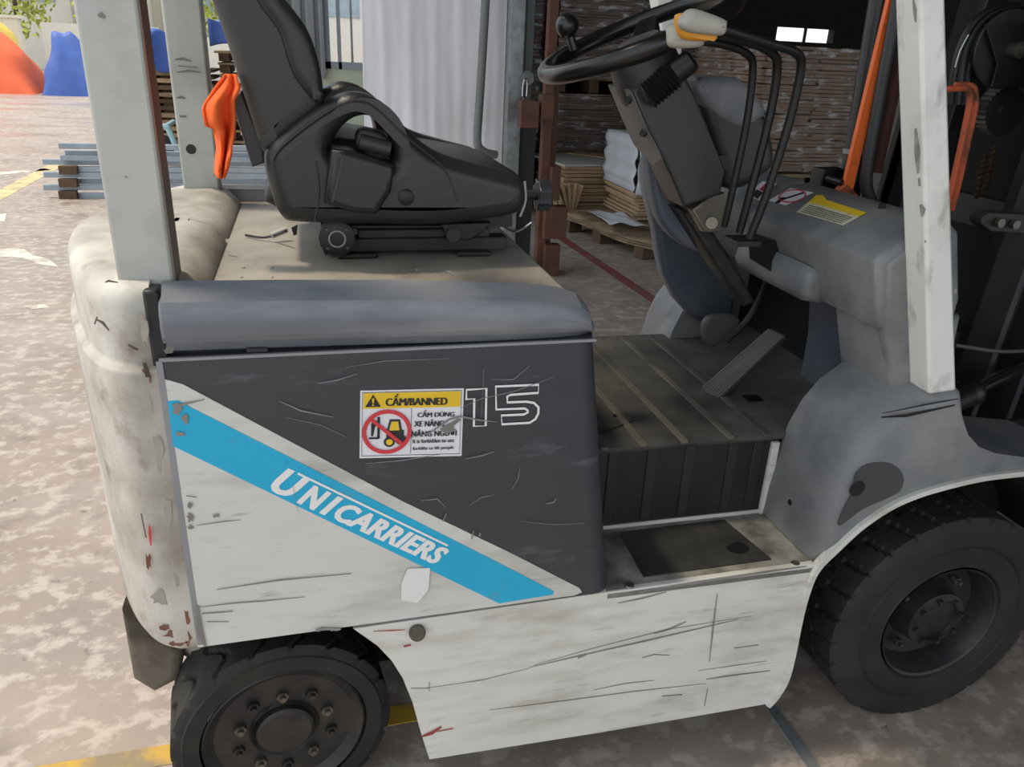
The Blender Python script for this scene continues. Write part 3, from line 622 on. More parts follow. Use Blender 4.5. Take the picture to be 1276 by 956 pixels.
# steering wheel
TW = R(24); wc = Vector((.694, YC, 1.335)); wx = Vector((math.cos(TW), 0, math.sin(TW))); wy = Vector((0, 1, 0)); wn_ = Vector((-math.sin(TW), 0, math.cos(TW)))
RW = .178
sw = add('steering_wheel', tube([wc + wx*RW*math.cos(t*math.pi/36) + wy*RW*math.sin(t*math.pi/36) for t in range(72)], .0165, 12, closed=True), mat('glossy_black_wheel', '161616', .28, var=.1), FL, smooth=60, label='black steering wheel with spinner knob')
hubc = wc - wn_*.03
add('wheel_hub', lathe([(.05, -.02), (.062, -.005), (.06, .015), (.045, .022), (.01, .024)], hubc, wn_, 28), MATS['glossy_black_wheel'], sw)
add('horn_pad', lathe([(.04, 0), (.038, .004), (.01, .006)], hubc+wn_*.022, wn_, 24), mat('grey_horn_pad', '5a5550', .45), sw)
for a in (180, 60, -60):
    d = wx*math.cos(R(a)) + wy*math.sin(R(a)); s = d.cross(wn_)
    secs = []
    for t, ww, hh in ((.25, .034, -.016), (.6, .028, -.010), (.98, .02, 0)):
        c = wc + d*RW*t + wn_*hh; secs.append([c-s*ww-wn_*.006, c+s*ww-wn_*.006, c+s*ww*.8+wn_*.006, c-s*ww*.8+wn_*.006])
    add('wheel_spoke', loft(secs), MATS['glossy_black_wheel'], sw, bevel=.003)
kb = P(716, 62, y=.44); kt = P(708, 36, y=.44)
add('spinner_knob', join(cyl(kb, kt, .009, 12, .007), ball(tuple(kt+(kt-kb)*.15), .021)), MATS['glossy_black_wheel'], sw)
# display pod behind the column
pod = crp(pxy([(868, 108), (885, 98), (912, 97), (930, 102), (948, 122), (964, 165), (968, 200), (960, 216), (930, 235), (905, 235), (900, 210)], .43), 2)
add('instrument_pod', plate(pod, .43, .60, .022, 4), PLASTD, FL, smooth=50, label='dusty charcoal instrument pod')
add('pod_top', plate(crp(pxy([(867, 107), (885, 97), (912, 96), (930, 101), (948, 121), (957, 145), (920, 162), (880, 135)], .425), 2), .426, .596, .018, 4), PLAST, FL, smooth=50)
add('pod_socket', plate(pxy([(893, 195), (908, 192), (910, 210), (895, 212)], .428), .427, .432), BLACK, FL)
add('column_bracket', join(plate(pxy([(862, 262), (885, 245), (903, 240), (908, 270), (898, 290), (878, 290)], .40), .40, .47, .004), cyl(P(887, 278, y=.39), P(887, 278, y=.40), .012, 16)), STEELB, FL, smooth=40)
add('column_lower', plate(pxy([(840, 258), (866, 262), (905, 320), (935, 372), (920, 378), (880, 320)], .46), .43, .50, .01), DARK, FL)
sh = crp(pxy([(806, 190), (818, 184), (842, 214), (862, 262), (872, 312), (850, 305), (826, 282), (814, 250)], .50), 3)
add('lower_shroud', plate(sh, .49, .54, .012), BLUEP, FL, smooth=50, label='blue-grey lower column shroud')
# ---- far inner cheek (upright cover behind the shroud)
ck = crp(pxy([(804, 212), (812, 196), (850, 230), (880, 300), (915, 330), (912, 400), (862, 395), (828, 345), (818, 290), (806, 240)], .70), 2)
add('far_cheek', plate(ck, .70, .75, .015), BLUEP, FL, smooth=50)
# ---- hydraulic levers
LV = [([(902, 282), (912, 240), (930, 155), (938, 88), (932, 68), (905, 56), (866, 50)], .24, .32), ([(921, 290), (935, 240), (958, 150), (968, 90), (962, 66), (925, 50), (880, 42)], .22, .30), ([(934, 297), (956, 240), (984, 150), (998, 85), (992, 66), (965, 56), (900, 36)], .20, .28)]
knobs = [([(828, 52), (834, 32), (845, 30), (850, 42), (872, 46), (872, 58), (838, 60)], KNOBG), ([(842, 22), (850, 16), (860, 20), (862, 36), (888, 42), (888, 50), (850, 48)], KNOBY), ([(846, 28), (856, 13), (868, 12), (900, 24), (903, 32), (898, 44), (870, 42), (852, 38)], KNOBG)]
for i, (pts, y1, y0) in enumerate(LV):
    path = [P(a, b, y=y0+(y1-y0)*k/(len(pts)-1)) for k, (a, b) in enumerate(pts)]
    lv = add('hydraulic_lever', tube(cr(path, 5), .0078 if i else .007, 10), BLACK, FL, smooth=60)
    kp, km = knobs[i]
    add('lever_knob', plate(crp(pxy(kp, y1), 4), y1-.016, y1+.016, .012, 4), km, lv, smooth=60, label=('grey' if km is KNOBG else 'amber') + ' lever knob')
add('lever_bracket', rbox(P(924, 300, y=.31), (.05, .06, .010)), DARK, FL)
# ---- pillars
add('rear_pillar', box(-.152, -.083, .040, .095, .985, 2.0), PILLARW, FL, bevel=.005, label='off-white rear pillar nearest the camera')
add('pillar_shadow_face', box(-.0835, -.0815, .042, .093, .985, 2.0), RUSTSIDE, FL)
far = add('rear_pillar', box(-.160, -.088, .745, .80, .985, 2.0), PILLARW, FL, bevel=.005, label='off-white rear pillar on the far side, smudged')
add('pillar_plug', lathe([(.010, 0), (.009, .002)], P(238, 186, y=.745), (0, -1, 0), 16), BLACK, far)
add('smudge_marks', join(*[ribbon([P(a, b, y=.7435) for a, b in pp], wd, taper=True) for pp, wd in (([(218, 74), (228, 73), (238, 76)], .005), ([(220, 90), (235, 88), (250, 90)], .004), ([(220, 122), (226, 121), (231, 123)], .005), ([(224, 145), (232, 145)], .006), ([(222, 82), (246, 84)], .003))]), mat('smudge', '77756f', .8), far, kind='stuff')
add('smudge_marks', strokes([([(122, 20), (126, 18), (130, 22)], .006), ([(156, 220), (158, 221)], .003)], .0385), SCR, FL, kind='stuff')
def fpil(y0, y1, nm, lab):
    b0_, b1_ = P(1159, 485, y=0), P(1193, 480, y=0); t0, t1 = P(1148, 0, y=0), P(1180, 0, y=0)
    lo = 1.9; s = []
    for t in (-.02, 0, 2.05):
        A = b0_+(t0-b0_)*t; B = b1_+(t1-b1_)*t
        s.append([(A.x, y0, A.z), (B.x, y0, B.z), (B.x, y1, B.z), (A.x, y1, A.z)])
    return add(nm, loft(s), PILLARB, FL, bevel=.005, label=lab)
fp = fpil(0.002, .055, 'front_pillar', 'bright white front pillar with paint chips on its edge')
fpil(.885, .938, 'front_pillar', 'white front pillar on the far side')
add('chip_marks', join(*[ribbon([P(a, b, y=.03) + Vector((-.034, 0, 0))*0 for a, b in pp], wd, (1, .6, 0), taper=True) for pp, wd in ()] + [ribbon([P(a, b, y=0.0) for a, b in pp], wd, taper=True) for pp, wd in (([(1138, 0), (1140, 12), (1141, 28)], .006), ([(1141, 160), (1143, 190), (1144, 216)], .010), ([(1145, 222), (1146, 232)], .006), ([(1147, 255), (1150, 262), (1149, 270)], .010), ([(1190, 360), (1191, 366)], .008), ([(1152, 300), (1154, 302)], .003))]), mat('chipped_primer', '8d8981', .7, var=.4, scale=60), fp, kind='stuff')
# overhead guard above the frame
zt = P(1141, 0, y=0).z; topx = P(1155, 485, y=0).x + (P(1141, 0, y=0).x-P(1155, 485, y=0).x)*2.05; topz = P(1155, 485, y=0).z + (zt-P(1155, 485, y=0).z)*2.05
add('guard_frame', join(rbox(((-.12+topx)/2, .03, 2.0), (topx+.2, .05, .05)), rbox(((-.12+topx)/2, .82, 2.0), (topx+.2, .05, .05)), rbox((-.12, .425, 2.0), (.06, .85, .05)), rbox((topx, .425, 2.0), (.06, .85, .05))), PILLARW, FL, bevel=.005)
for k in range(6):
    add('guard_bar', rbox((-.02+k*(topx-.02)/5.5, .425, 2.0), (.02, .78, .03)), PILLARW, FL)

# ---- seat
YS = .215
arm = crp(pxy([(328, 196), (345, 172), (385, 140), (425, 119), (452, 117), (478, 130), (515, 168), (548, 192), (600, 208), (645, 220), (656, 232), (658, 250), (648, 268), (600, 277), (540, 283), (460, 282), (375, 280), (352, 274), (338, 245)], YS), 5)
hole = crp(pxy([(412, 186), (424, 163), (442, 148), (462, 146), (480, 160), (490, 186), (487, 205), (450, 200), (425, 196)], YS), 5)
seat = add('seat', plate([arm, hole], YS, YS+.085, .026, 5), SEATM, FL, smooth=60, label='black vinyl seat with rounded hip guards')
arm2 = crp(pxy([(328, 196), (345, 172), (385, 140), (425, 119), (452, 117), (478, 130), (515, 168), (548, 192), (600, 208), (645, 220), (656, 232), (658, 250), (648, 268), (600, 277), (540, 283), (460, 282), (375, 280), (352, 274), (338, 245)], YS), 5)
add('hip_guard', plate([arm2, hole], .55, .635, .026, 5), SEATM, seat, smooth=60)
cush = crp(pxy([(345, 215), (400, 180), (450, 180), (530, 196), (600, 209), (650, 220), (660, 234), (655, 262), (600, 272), (350, 272)], YS), 4)
add('seat_cushion', plate(cush, YS+.05, .58, .02, 4), SEATM, seat, smooth=60)
back = crp(pxy([(250, -40), (262, 0), (280, 50), (300, 112), (322, 180), (334, 200), (352, 184), (382, 158), (402, 138), (400, 110), (394, 72), (380, 35), (352, -4), (330, -40)], YS+.02), 4)
bk = add('backrest', plate(back, YS+.02, .60, .03, 5), SEATB, seat, smooth=60, label='dusty grey backrest')
bol = crp(pxy([(308, -40), (318, 2), (345, 40), (356, 75), (370, 105), (400, 132), (403, 112), (396, 72), (381, 33), (352, -6), (330, -40)], YS+.012), 4)
add('backrest_bolster', plate(bol, YS+.012, YS+.10, .016, 4), SEATM, bk, smooth=60)
add('backrest_bolster', plate(bol, .52, .608, .016, 4), SEATM, bk, smooth=60)
add('document_box', plate(pxy([(287, 122), (300, 114), (328, 180), (330, 203), (314, 209)], YS+.06), YS+.06, .57, .004), mat('document_box_plastic', '4a4947', .5), bk)
bx = add('buckle_box', plate(pxy([(413, 186), (436, 188), (492, 207), (488, 240), (470, 268), (440, 266), (404, 254), (408, 220)], YS-.02), YS-.02, YS+.06, .01, 3), mat('buckle_box_plastic', '1d1d1e', .35), seat, smooth=50)
add('belt_retractor', join(plate(crp(pxy([(448, 162), (468, 163), (486, 175), (482, 198), (462, 196), (444, 182)], YS+.02), 3), YS+.015, YS+.06, .008), cyl(P(448, 176, y=YS+.01), P(486, 186, y=YS+.01), .012)), mat('belt_bracket', '3d3836', .5, metal=.3), seat)
add('lit_box_edge', ribbon([P(422, 190, y=YS-.022), P(427, 197, y=YS-.022), P(414, 252, y=YS-.022)], .003), SEATB, bx)  # lit left edge of the box, painted as a paler strip
add('guard_recess', lathe([(.013, 0), (.010, .002)], P(506, 246, y=YS-.001), (0, -1, 0), 20), BLACK, seat)
def arcp(pts, y, r): return tube(cr([P(a, b, y=y) for a, b in pts], 6), r, 8)
add('piping', join(arcp([(340, 200), (352, 182), (392, 150), (428, 129), (452, 127), (472, 138), (508, 172), (545, 202), (560, 222), (570, 250)], YS+.001, .0022)), SEATM, seat)
add('piping', arcp([(394, 200), (398, 240), (392, 275)], YS+.001, .002), SEATM, seat)
add('front_edge_trim', arcp([(654, 226), (655, 250), (648, 270)], YS+.01, .002), mat('pale_trim', '8f8f8c', .6), seat)
# slide rails and suspension
ZR = ZD
for yy, nm in ((.285, 'slide_rail'), (.545, 'slide_rail')):
    yb = yy; pr = [P(a, b, y=.285) for a, b in ((446, 296), (632, 296), (636, 318), (448, 318))]
    xa, xb = pr[0].x, pr[1].x
    add(nm, join(box(xa-.03, xb, yy, yy+.035, ZR+.008, ZR+.032), box(xa, xb-.03, yy+.004, yy+.03, ZR+.03, ZR+.046), box(xa-.035, xa+.03, yy-.012, yy+.03, ZR, ZR+.009), box(xb-.09, xb-.03, yy-.012, yy+.03, ZR, ZR+.009)), DARK, seat, bevel=.003)
pv = P(420, 297, y=.262)
add('suspension_pivot', join(lathe([(.029, 0), (.029, -.022), (.02, -.026)], pv+Vector((0, .02, 0)), (0, 1, 0), 28)), DARK, seat)
add('pivot_ring', tube([pv+Vector((math.cos(t*math.pi/12)*.013, -.0065, math.sin(t*math.pi/12)*.013)) for t in range(24)], .0013, 6, closed=True), mat('pale_ring', 'a0a0a0', .5), seat)
for k in range(4):
    a = R(45+90*k); add('pivot_screw', lathe([(.003, 0), (.002, .002)], pv+Vector((math.cos(a)*.022, -.004, math.sin(a)*.022)), (0, -1, 0), 8), NUT, seat)
add('seat_bracket', join(plate(pxy([(400, 280), (560, 280), (556, 284), (440, 285), (436, 300), (405, 318), (398, 300)], .29), .285, .32, .003), plate(pxy([(548, 278), (610, 276), (600, 288), (585, 298), (558, 298)], .29), .28, .32, .003), cyl(P(565, 293, y=.272), P(565, 293, y=.29), .012)), DARK, seat)
add('seat_base', box(P(400, 280, y=.29).x, P(640, 280, y=.29).x, .30, .56, ZR+.046, ZR+.075), BLACK, seat)
kc = P(676, 243, y=.36)
kp_ = [(kc.x+.0, kc.y, kc.z)]
gear = [( (.030 if k % 2 else .024)*math.cos(2*math.pi*k/16), (.030 if k % 2 else .024)*math.sin(2*math.pi*k/16)) for k in range(16)]
gv = loft([[(kc.x+h, kc.y+a, kc.z+b) for a, b in gear] for h in (-.012, .012)])
add('weight_knob', gv, mat('shiny_knob', '34373c', .25), seat, bevel=.002)
add('knob_stem', cyl((kc.x-.05, kc.y, kc.z), (kc.x-.01, kc.y, kc.z), .009), DARK, seat)
add('slide_handle', tube(cr([P(608, 276, y=.34), P(625, 280, y=.34), P(640, 288, y=.34), P(652, 284, y=.34), P(662, 277, y=.34)], 4), .0028, 8), CHROME, seat)
add('seat_cable', join(tube(cr([P(306, 293, z=ZD+.004), P(325, 296, z=ZD+.006), P(340, 294, z=ZD+.012), P(356, 288, z=ZD+.03)], 4), .0022, 6)), BLACK, FL)
add('cable_connector', cyl(P(338, 294, z=ZD+.012), P(357, 286, z=ZD+.02), .0055, 10), mat('white_connector', 'b5b3aa', .5), FL)
add('cable_tag', plate(pxy([(363, 284), (371, 280), (370, 292), (366, 294)], .30), .30, .303), BLACK, FL)

# ---- wheels
def tyre(c, Rr, wd, r_in, n, zz, depth, ngroove, ax):
    a, b, x = frame(ax); c = Vector(c); V, F = [], []; ws = [(-1, r_in), (-1.0, r_in+.3*(Rr-r_in)), (-1.03, r_in+.6*(Rr-r_in)), (-.98, Rr-.016), (-.93, Rr-.005)]
    tw = [-.88+1.76*k/30 for k in range(31)]
    prof = ws + [(t, None) for t in tw] + [(-q, r) for q, r in ws[::-1]]
    m = len(prof)
    for i in range(n):
        th = 2*math.pi*i/n
        for w_, r in prof:
            if r is None or abs(w_) > .9 and r > Rr-.01:
                base = Rr if r is None else r
                ph = (th*ngroove/(2*math.pi) + zz(w_)) % 1
                base -= depth*(1 if ph < .16 else 0) * (1 if r is None else .8)
                r = base
            V.append(tuple(c + x*(w_*wd/2) + (a*math.cos(th)+b*math.sin(th))*r))
    for i in range(n):
        for k in range(m-1):
            j = (i+1) % n; F.append((i*m+k, i*m+k+1, j*m+k+1, j*m+k))
    return V, F
# front wheels: axle along y
def front_wheel(side):
    s = 1 if side == 0 else -1
    yf = -.012 if side == 0 else .94+.012     # outer face
    c = Vector((1.308, yf + s*.08, .25)); ax = (0, -s, 0)   # ax points outward
    def o(h): return c + Vector((0, -s, 0))*h
    rimv = lathe([(.131, .074), (.136, .078), (.131, .07), (.125, .05), (.117, .025), (.075, .018), (.068, .045), (.065, .065), (.05, .068), (.048, .060), (.02, .062), (.001, .062)], c, ax, 48, caps=False)
    w_ = add('front_wheel', rimv, RIM, FL, smooth=40, label='dark grimy front drive wheel' if side == 0 else 'front drive wheel on the far side')
    def zz(t): return .5*abs(t)*.6 + (.5 if t > 0 else 0)
    add('tyre', tyre(c, .25, .155, .140, 324, zz, .007, 27, ax), TIRE, w_, smooth=35)
    add('tyre_ring', join(lathe([(.185, .078), (.188, .082), (.191, .078)], c, ax, 64, caps=False), lathe([(.136, .070), (.142, .080), (.148, .076)], c, ax, 64, caps=False)), TIRE, w_)
    for k in range(8):
        a = 2*math.pi*k/8+.2; p = o(.068) + Vector((math.cos(a)*.053, 0, math.sin(a)*.053))
        add('hub_bolt', cyl(p, p+Vector((0, -s*.008, 0)), .006, 6), RIM, w_)
    for k in range(4):
        a = 2*math.pi*k/4+.95; p = o(.03) + Vector((math.cos(a)*.089, 0, math.sin(a)*.089))
        add('wheel_nut', join(cyl(p, p+Vector((0, -s*.012, 0)), .009, 6), cyl(p, p+Vector((0, -s*.02, 0)), .0045, 8)), NUT, w_)
front_wheel(0); front_wheel(1)
def rear_wheel(side):
    s = 1 if side == 0 else -1; st = R(7)*1
    ax = Vector((math.sin(st), -math.cos(st), 0))*s if side == 0 else Vector((-math.sin(st), math.cos(st), 0))
    yf = .035 if side == 0 else .85-.035
    fc = Vector((0.002, yf, .185)); c = fc - ax*.062
    rimv = lathe([(.139, .060), (.135, .064), (.128, .058), (.118, .050), (.060, .046), (.057, .052), (.054, .048), (.05, .046), (.049, .055), (.044, .059), (.001, .06)], c, ax, 56, caps=False)
    w_ = add('rear_wheel', rimv, RIM, FL, smooth=30, label='black rear steer wheel with a ring of nuts' if side == 0 else 'rear steer wheel on the far side')
    def zz(t): return (.25*math.sin(t*4.5) + .15*t)
    add('tyre', tyre(c, .186, .128, .141, 360, zz, .005, 18, ax), TIRE, w_, smooth=35)
    a_, b_, x_ = frame(ax)
    for k in range(10):
        t = 2*math.pi*k/10 + .3; d = a_*math.cos(t)+b_*math.sin(t)
        rr = .077 if k % 2 else .083; p = c + ax*.046 + d*rr
        add('wheel_nut', join(cyl(p, p+ax*.010, .0105, 6), cyl(p, p+ax*.017, .0055, 10)), NUT if k % 2 else RIM, w_, label='bright stud and nut' if k % 2 else None)
rear_wheel(0); rear_wheel(1)
add('steer_axle', join(cyl((0, .15, .185), (0, .70, .185), .035), box(-.05, .05, .2, .65, .14, .26)), VOID, FL)
add('drive_axle', cyl((1.3, .17, .25), (1.3, .68, .25), .05), VOID, FL)

# ---- mast
TM = math.tan(R(4.0))
def mx(x, z): return x + TM*(z-.6)
def mrail(x0, x1, y0, y1, z0=.12, z1=1.95):
    return loft([[(mx(x0, z), y0, z), (mx(x1, z), y0, z), (mx(x1, z), y1, z), (mx(x0, z), y1, z)] for z in (z0, z1)])
MASTM = mat('mast_black_steel', '26272a', .5, var=.2, dirt='3a3733', amt=.3, dscale=8)
mast = add('mast_rail', join(mrail(1.455, 1.47, .20, .30), mrail(1.455, 1.57, .27, .30), mrail(1.555, 1.57, .20, .30)), MASTM, FL, bevel=.003, label='black steel mast upright on the near side')
add('mast_rail', join(mrail(1.50, 1.53, .72, .80), mrail(1.5, 1.57, .72, .74)), MASTM, FL, bevel=.003)
add('inner_mast_rail', join(mrail(1.59, 1.67, .31, .34), mrail(1.59, 1.605, .25, .34)), MASTM, FL, bevel=.003)
add('inner_mast_rail', join(mrail(1.59, 1.67, .51+.15, .54+.15)), MASTM, FL, bevel=.003)
for z in (.35, 1.02-.02, 1.8):
    add('mast_crossbar', rbox((mx(1.50, z)+.09, .47, z), (.03, .5, .07)), MASTM, FL, bevel=.003)
brp = pxy([(1212, 270), (1222, 262), (1300, 266), (1300, 292), (1224, 286), (1212, 276)], .19)
br = add('mast_bracket', plate(brp, .17, .20, .003), DARK, FL)
for a, b in ((1243, 277), (1262, 279)):
    p = P(a, b, y=.168); add('bracket_bolt', cyl(p, p+Vector((0, -.01, 0)), .009, 6), NUT, br)
LC0, LC1 = P(1062, 215, y=.68), P(1098, 0, y=.68)
add('lift_cylinder', cyl(LC0+(LC0-LC1)*.6, LC1+(LC1-LC0)*1.2, .027, 20), mat('lift_cylinder_black', '232427', .35), FL)
tc_ = cyl(P(1060, 186, y=.70), P(1062, 192, y=.70), .001)
a = P(1058, 188, y=.66)
add('cylinder_clamp', cyl(LC0+(LC1-LC0)*.12, LC0+(LC1-LC0)*.15, .030, 20), STEEL, FL)
op = [P(a+2, b, y=.62) for a, b in ((1050, 250), (1058, 215), (1110, 0), (1125, -60))]
add('orange_guard_bar', ribbon(op, .026, th=.012), ORANGE, FL, label='bright orange painted bar')
add('orange_bar_foot', plate(pxy([(1038, 244), (1052, 228), (1060, 236), (1072, 248), (1066, 256), (1040, 250)], .62), .61, .635, .003), ORANGED, FL)
add('hydraulic_hose', tube(cr([P(1092, 262, y=.60), P(1082, 242, y=.60), P(1080, 215, y=.60), P(1095, 130, y=.60), P(1118, 10, y=.60), P(1130, -60, y=.6)], 6), .0145, 12), mat('grey_hose', '37383a', .5), FL)
add('rusty_channel', ribbon([P(1092, 215, y=.64), P(1110, 130, y=.64), P(1125, 60, y=.64), P(1140, -10, y=.64)], .012, th=.03), mat('rusty_steel', '50302a', .8, var=.3), FL)
add('side_clevis', join(rbox(P(1032, 222, y=.70), (.07, .05, .05)), cyl(P(1030, 222, y=.67), P(1050, 228, y=.62), .008)), BLACK, FL, bevel=.003)
# tilt cylinder
tca, tcb = P(1208, 489, y=.13), P(1290, 450, y=.20)
add('tilt_rod', cyl(tca, tcb, .014, 20), CHROME, FL)
add('tilt_cylinder', cyl(tca+(tca-tcb)*.35, tca, .026, 20), BLACK, FL)
add('tilt_boot', ball(tuple(tca), .03), BLACK, FL)
add('mast_cable', tube(cr([P(1190, 430, y=.14), P(1215, 434, y=.14), P(1250, 438, y=.15), P(1300, 436, y=.18)], 5), .004, 8), mat('grey_cable', '4a4a4a', .5), FL)
# hose pulley and chain sheave
pc = P(1243, 62, y=.42)
pul = add('hose_pulley', lathe([(.02, -.025), (.075, -.025), (.075, -.02), (.062, -.008), (.062, .008), (.075, .02), (.075, .025), (.02, .025)], pc, (0, -1, 0), 40), DARK, FL)
add('pulley_bolt', join(cyl(pc+Vector((0, -.026, 0)), pc+Vector((0, -.06, 0)), .016, 18), cyl(pc+Vector((0, -.06, 0)), pc+Vector((0, -.07, 0)), .010, 6)), NUT, pul)
add('pulley_bracket', plate(pxy([(1228, 30), (1300, 30), (1300, 110), (1236, 108), (1243, 80)], .38), .38, .385, .001), BLACK, FL)
for k, m_ in ((0, BLACK), (1, mat('hose_rubber', '26272a', .45)), (2, BLACK)):
    add('pulley_hose', tube(cr([P(a+k*9, b, y=.43) for a, b in ((1184, 130), (1188, 95), (1196, 60), (1212, 30), (1232, 14), (1262, 8), (1290, 12))], 5), .0075, 10), m_, FL)
add('hose_print', ribbon(cr([P(a, b, y=.415) for a, b in ((1190, 84), (1196, 64), (1207, 43))], 4), .0022), LETW, FL)
sc_ = P(1246, 138, y=.45)
tv = []
N_ = 28
teeth = [(.048+(.004 if k % 2 else 0))*1 for k in range(N_*2)]
add('chain_sheave', join(loft([[tuple(sc_+Vector((math.cos(math.pi*k/N_)*teeth[k], h, math.sin(math.pi*k/N_)*teeth[k]))) for k in range(N_*2)] for h in (-.015, .015)]), lathe([(.02, .014), (.018, .022), (.001, .022)], sc_, (0, -1, 0), 20)), mat('greasy_steel', '2d2a26', .45, var=.3), FL)
for a, b in ((1240, 195), (1228, 205)):
    add('lift_chain', join(*[rbox(P(a-k*1.6, b+k*7-10, y=.45), (.010, .008, .008), rotm('Y', 45)) for k in range(8)]), mat('chain_steel', '4a3a28', .5, metal=.4), FL)
add('hose_guide', join(tube(cr([P(1170, 112, y=.35), P(1200, 110, y=.35), P(1208, 116, y=.35), P(1207, 135, y=.35), P(1190, 215, y=.35), P(1180, 260, y=.35)], 5), .006, 10), tube(cr([P(1190, 106, y=.36), P(1210, 107, y=.36), P(1216, 118, y=.36), P(1214, 140, y=.36), P(1198, 215, y=.36), P(1186, 262, y=.36)], 5), .006, 10)), ORANGED, FL, label='orange bent hose guide rods')
add('fork_carriage', join(rbox((1.78, .425, .35), (.05, .8, .12)), rbox((1.78, .425, .62), (.05, .8, .08))), MASTM, FL)
add('dark_backing_sheet', join(rbox((1.80, .5, 1.0), (.02, 1.0, 1.5)), rbox((1.79, .5, 1.75), (.04, 1.0, .04))), VOID, FL)  # added dark sheet that blackens the view through the mast
for y in (.15, .62):
    add('fork', join(box(1.81, 1.84, y, y+.09, .04, .66), box(1.81, 2.7, y, y+.09, .04, .07)), MASTM, FL, bevel=.004)

# ================================================================== OTHER THINGS
# orange rag hung on the seat back
def rag(u, v):
    prof_l = [(281, 93), (268, 110), (252, 134), (256, 156), (267, 160), (270, 186), (268, 214), (272, 222)]
    prof_r = [(293, 92), (299, 110), (292, 124), (293, 148), (292, 170), (288, 192), (283, 212), (279, 222)]
    i = min(int(v*7), 6); f = v*7-i
    L_ = (prof_l[i][0]*(1-f)+prof_l[i+1][0]*f, prof_l[i][1]*(1-f)+prof_l[i+1][1]*f); R_ = (prof_r[i][0]*(1-f)+prof_r[i+1][0]*f, prof_r[i][1]*(1-f)+prof_r[i+1][1]*f)
    return P(L_[0]*(1-u)+R_[0]*u, L_[1]*(1-u)+R_[1]*u, y=YS+.028+.015*math.sin(u*10+v*2)*(.4+v)+.007*math.sin(v*11+u*3))
add('cleaning_rag', grid(rag, 24, 30), CLOTH, smooth=80, solid=.004, label='bright orange cloth rag hanging behind the forklift seat', cat='rag')

# bundle of galvanised bars on wooden blocks
rows = [(72, 178, 7), (80, 187, 7), (74, 193, 8), (52, 198, 8), (78, 207, 7), (53, 214, 7), (84, 222, 7), (53, 230, 7), (86, 240, 8)]
xe = -.1
bi = 0
WB = [thing('spacer_block', lab, 'block', (0, 0, 0)) for lab in ()]
for i, (px, py, h) in enumerate(rows):
    y = (6.35, 6.41)[i in (1, 3, 6)]; p = P(px, py, y=y); hh = .048
    for k in range(1):
        o = add('steel_bar', box(p.x, 1.2+random.uniform(-.2, .2), y, y+.05, p.z-hh, p.z-.004), BARM, smooth=0, bevel=.003, label='long grey steel bar in the yard bundle, %s' % (
            'topmost', 'second from the top', 'third from the top, inset', 'fourth from top, sticking out left', 'fifth from the top, inset', 'sixth from top, sticking out left', 'seventh from the top, inset', 'second lowest, sticking out left', 'lowest')[i], cat='metal bar', group='bundle of steel bars')
for k, (zt_, lab) in enumerate(((207, 'upper'), (223, 'middle'), (238, 'lowest'))):
    p = P(74, zt_, y=6.34); add('spacer_block', box(p.x, p.x+.14, 6.29, 6.345, p.z-.062, p.z+.008), WOODD, smooth=0, bevel=.004, label='%s dark wooden spacer block under the left end of the steel bars' % lab, cat='block', group='wooden spacer blocks')
for bx_ in (.0, 1.0):
    add('spacer_block', box(-.4+bx_*.6, -.26+bx_*.6, 6.45, 6.6, 0, .04), WOODD, smooth=0, label='wooden spacer block on the ground under the %s of the steel bars' % ('middle' if bx_ == 0 else 'right part'), cat='block', group='wooden spacer blocks')

# wood stack with blue tarp
zt0 = 9.6
def W(px, py, y=zt0): return P(px, py, y=y)
plank_px = [92, 100, 109, 118, 127, 138, 148, 158, 168, 178]
ws_ = thing('timber_pile', 'pile of weathered planks under a blue tarp behind the rear pillar', 'timber', (-1.6, zt0, 0))
zl = W(200, 85).z
n = 11
for i in range(n):
    z0 = .08+i*(zl-.08)/n; h = (zl-.08)/n*.62; dx = random.uniform(-.12, -.04)
    add('plank', box(-2.15+dx, -.95+dx, zt0-random.uniform(0, .12), zt0+.9, z0, z0+h), random.choice((WOOD, WOODD, CARDL)), ws_, smooth=0, bevel=.004)
    for q in range(3):
        add('spacer', box(-2.05+q*.5, -1.95+q*.5, zt0+.02, zt0+.9, z0+h, z0+(zl-.08)/n), WOODD, ws_, smooth=0)
def tarp(u, v):
    x = -2.25+1.20*u; zz_ = zl+.02
    if v < .35: z = zz_-.02+v/.35*.36; y = zt0-.18+.06*math.sin(u*11)
    else: y = zt0-.18+(v-.35)*1.6; z = zz_+.34+.12*math.sin(u*4+v*3)+.10*(1-u)-.2*(v-.6)
    return (x, y, z+.05*math.sin(u*17)*math.cos(v*9))
add('blue_tarp', grid(tarp, 40, 26), TARPB, smooth=80, solid=.006, label='crumpled blue tarp draped over the timber pile', cat='tarp')
pl2 = thing('pallet_stack', 'stack of pale wooden pallets behind the orange rag', 'pallet stack', (-.45, 9.9, 0))
for i in range(9):
    z0 = i*.13
    for q in range(3): add('pallet_block', box(-.88+q*.47, -.76+q*.47, 9.7, 10.5, z0, z0+.09), WOODD, pl2, smooth=0)
    for q in range(1): add('deck_board', box(-.90+random.uniform(-.03, .03), .2, 9.68, 10.5, z0+.09, z0+.115), random.choice((WOOD, CARDL)), pl2, smooth=0)
add('leaning_lath', rbox(P(258, 95, y=9.3), (.07, .03, 1.2), rotm('Y', -8)), CARDL, smooth=0, label='pale wooden lath leaning on the pallet stack', cat='lath')
def tarp2(u, v):
    x = -.95+1.1*u; z = P(262, 58, y=9.6).z + .30*min(1, v*2); y = 9.55+max(0, v-.5)*1.6
    return (x, y+.03*math.sin(u*14), z+.04*math.sin(u*9+v*6))
add('blue_tarp', grid(tarp2, 30, 20), TARPB, smooth=80, solid=.006, label='small blue tarp lying over the pallet stack beside the seat back', cat='tarp')
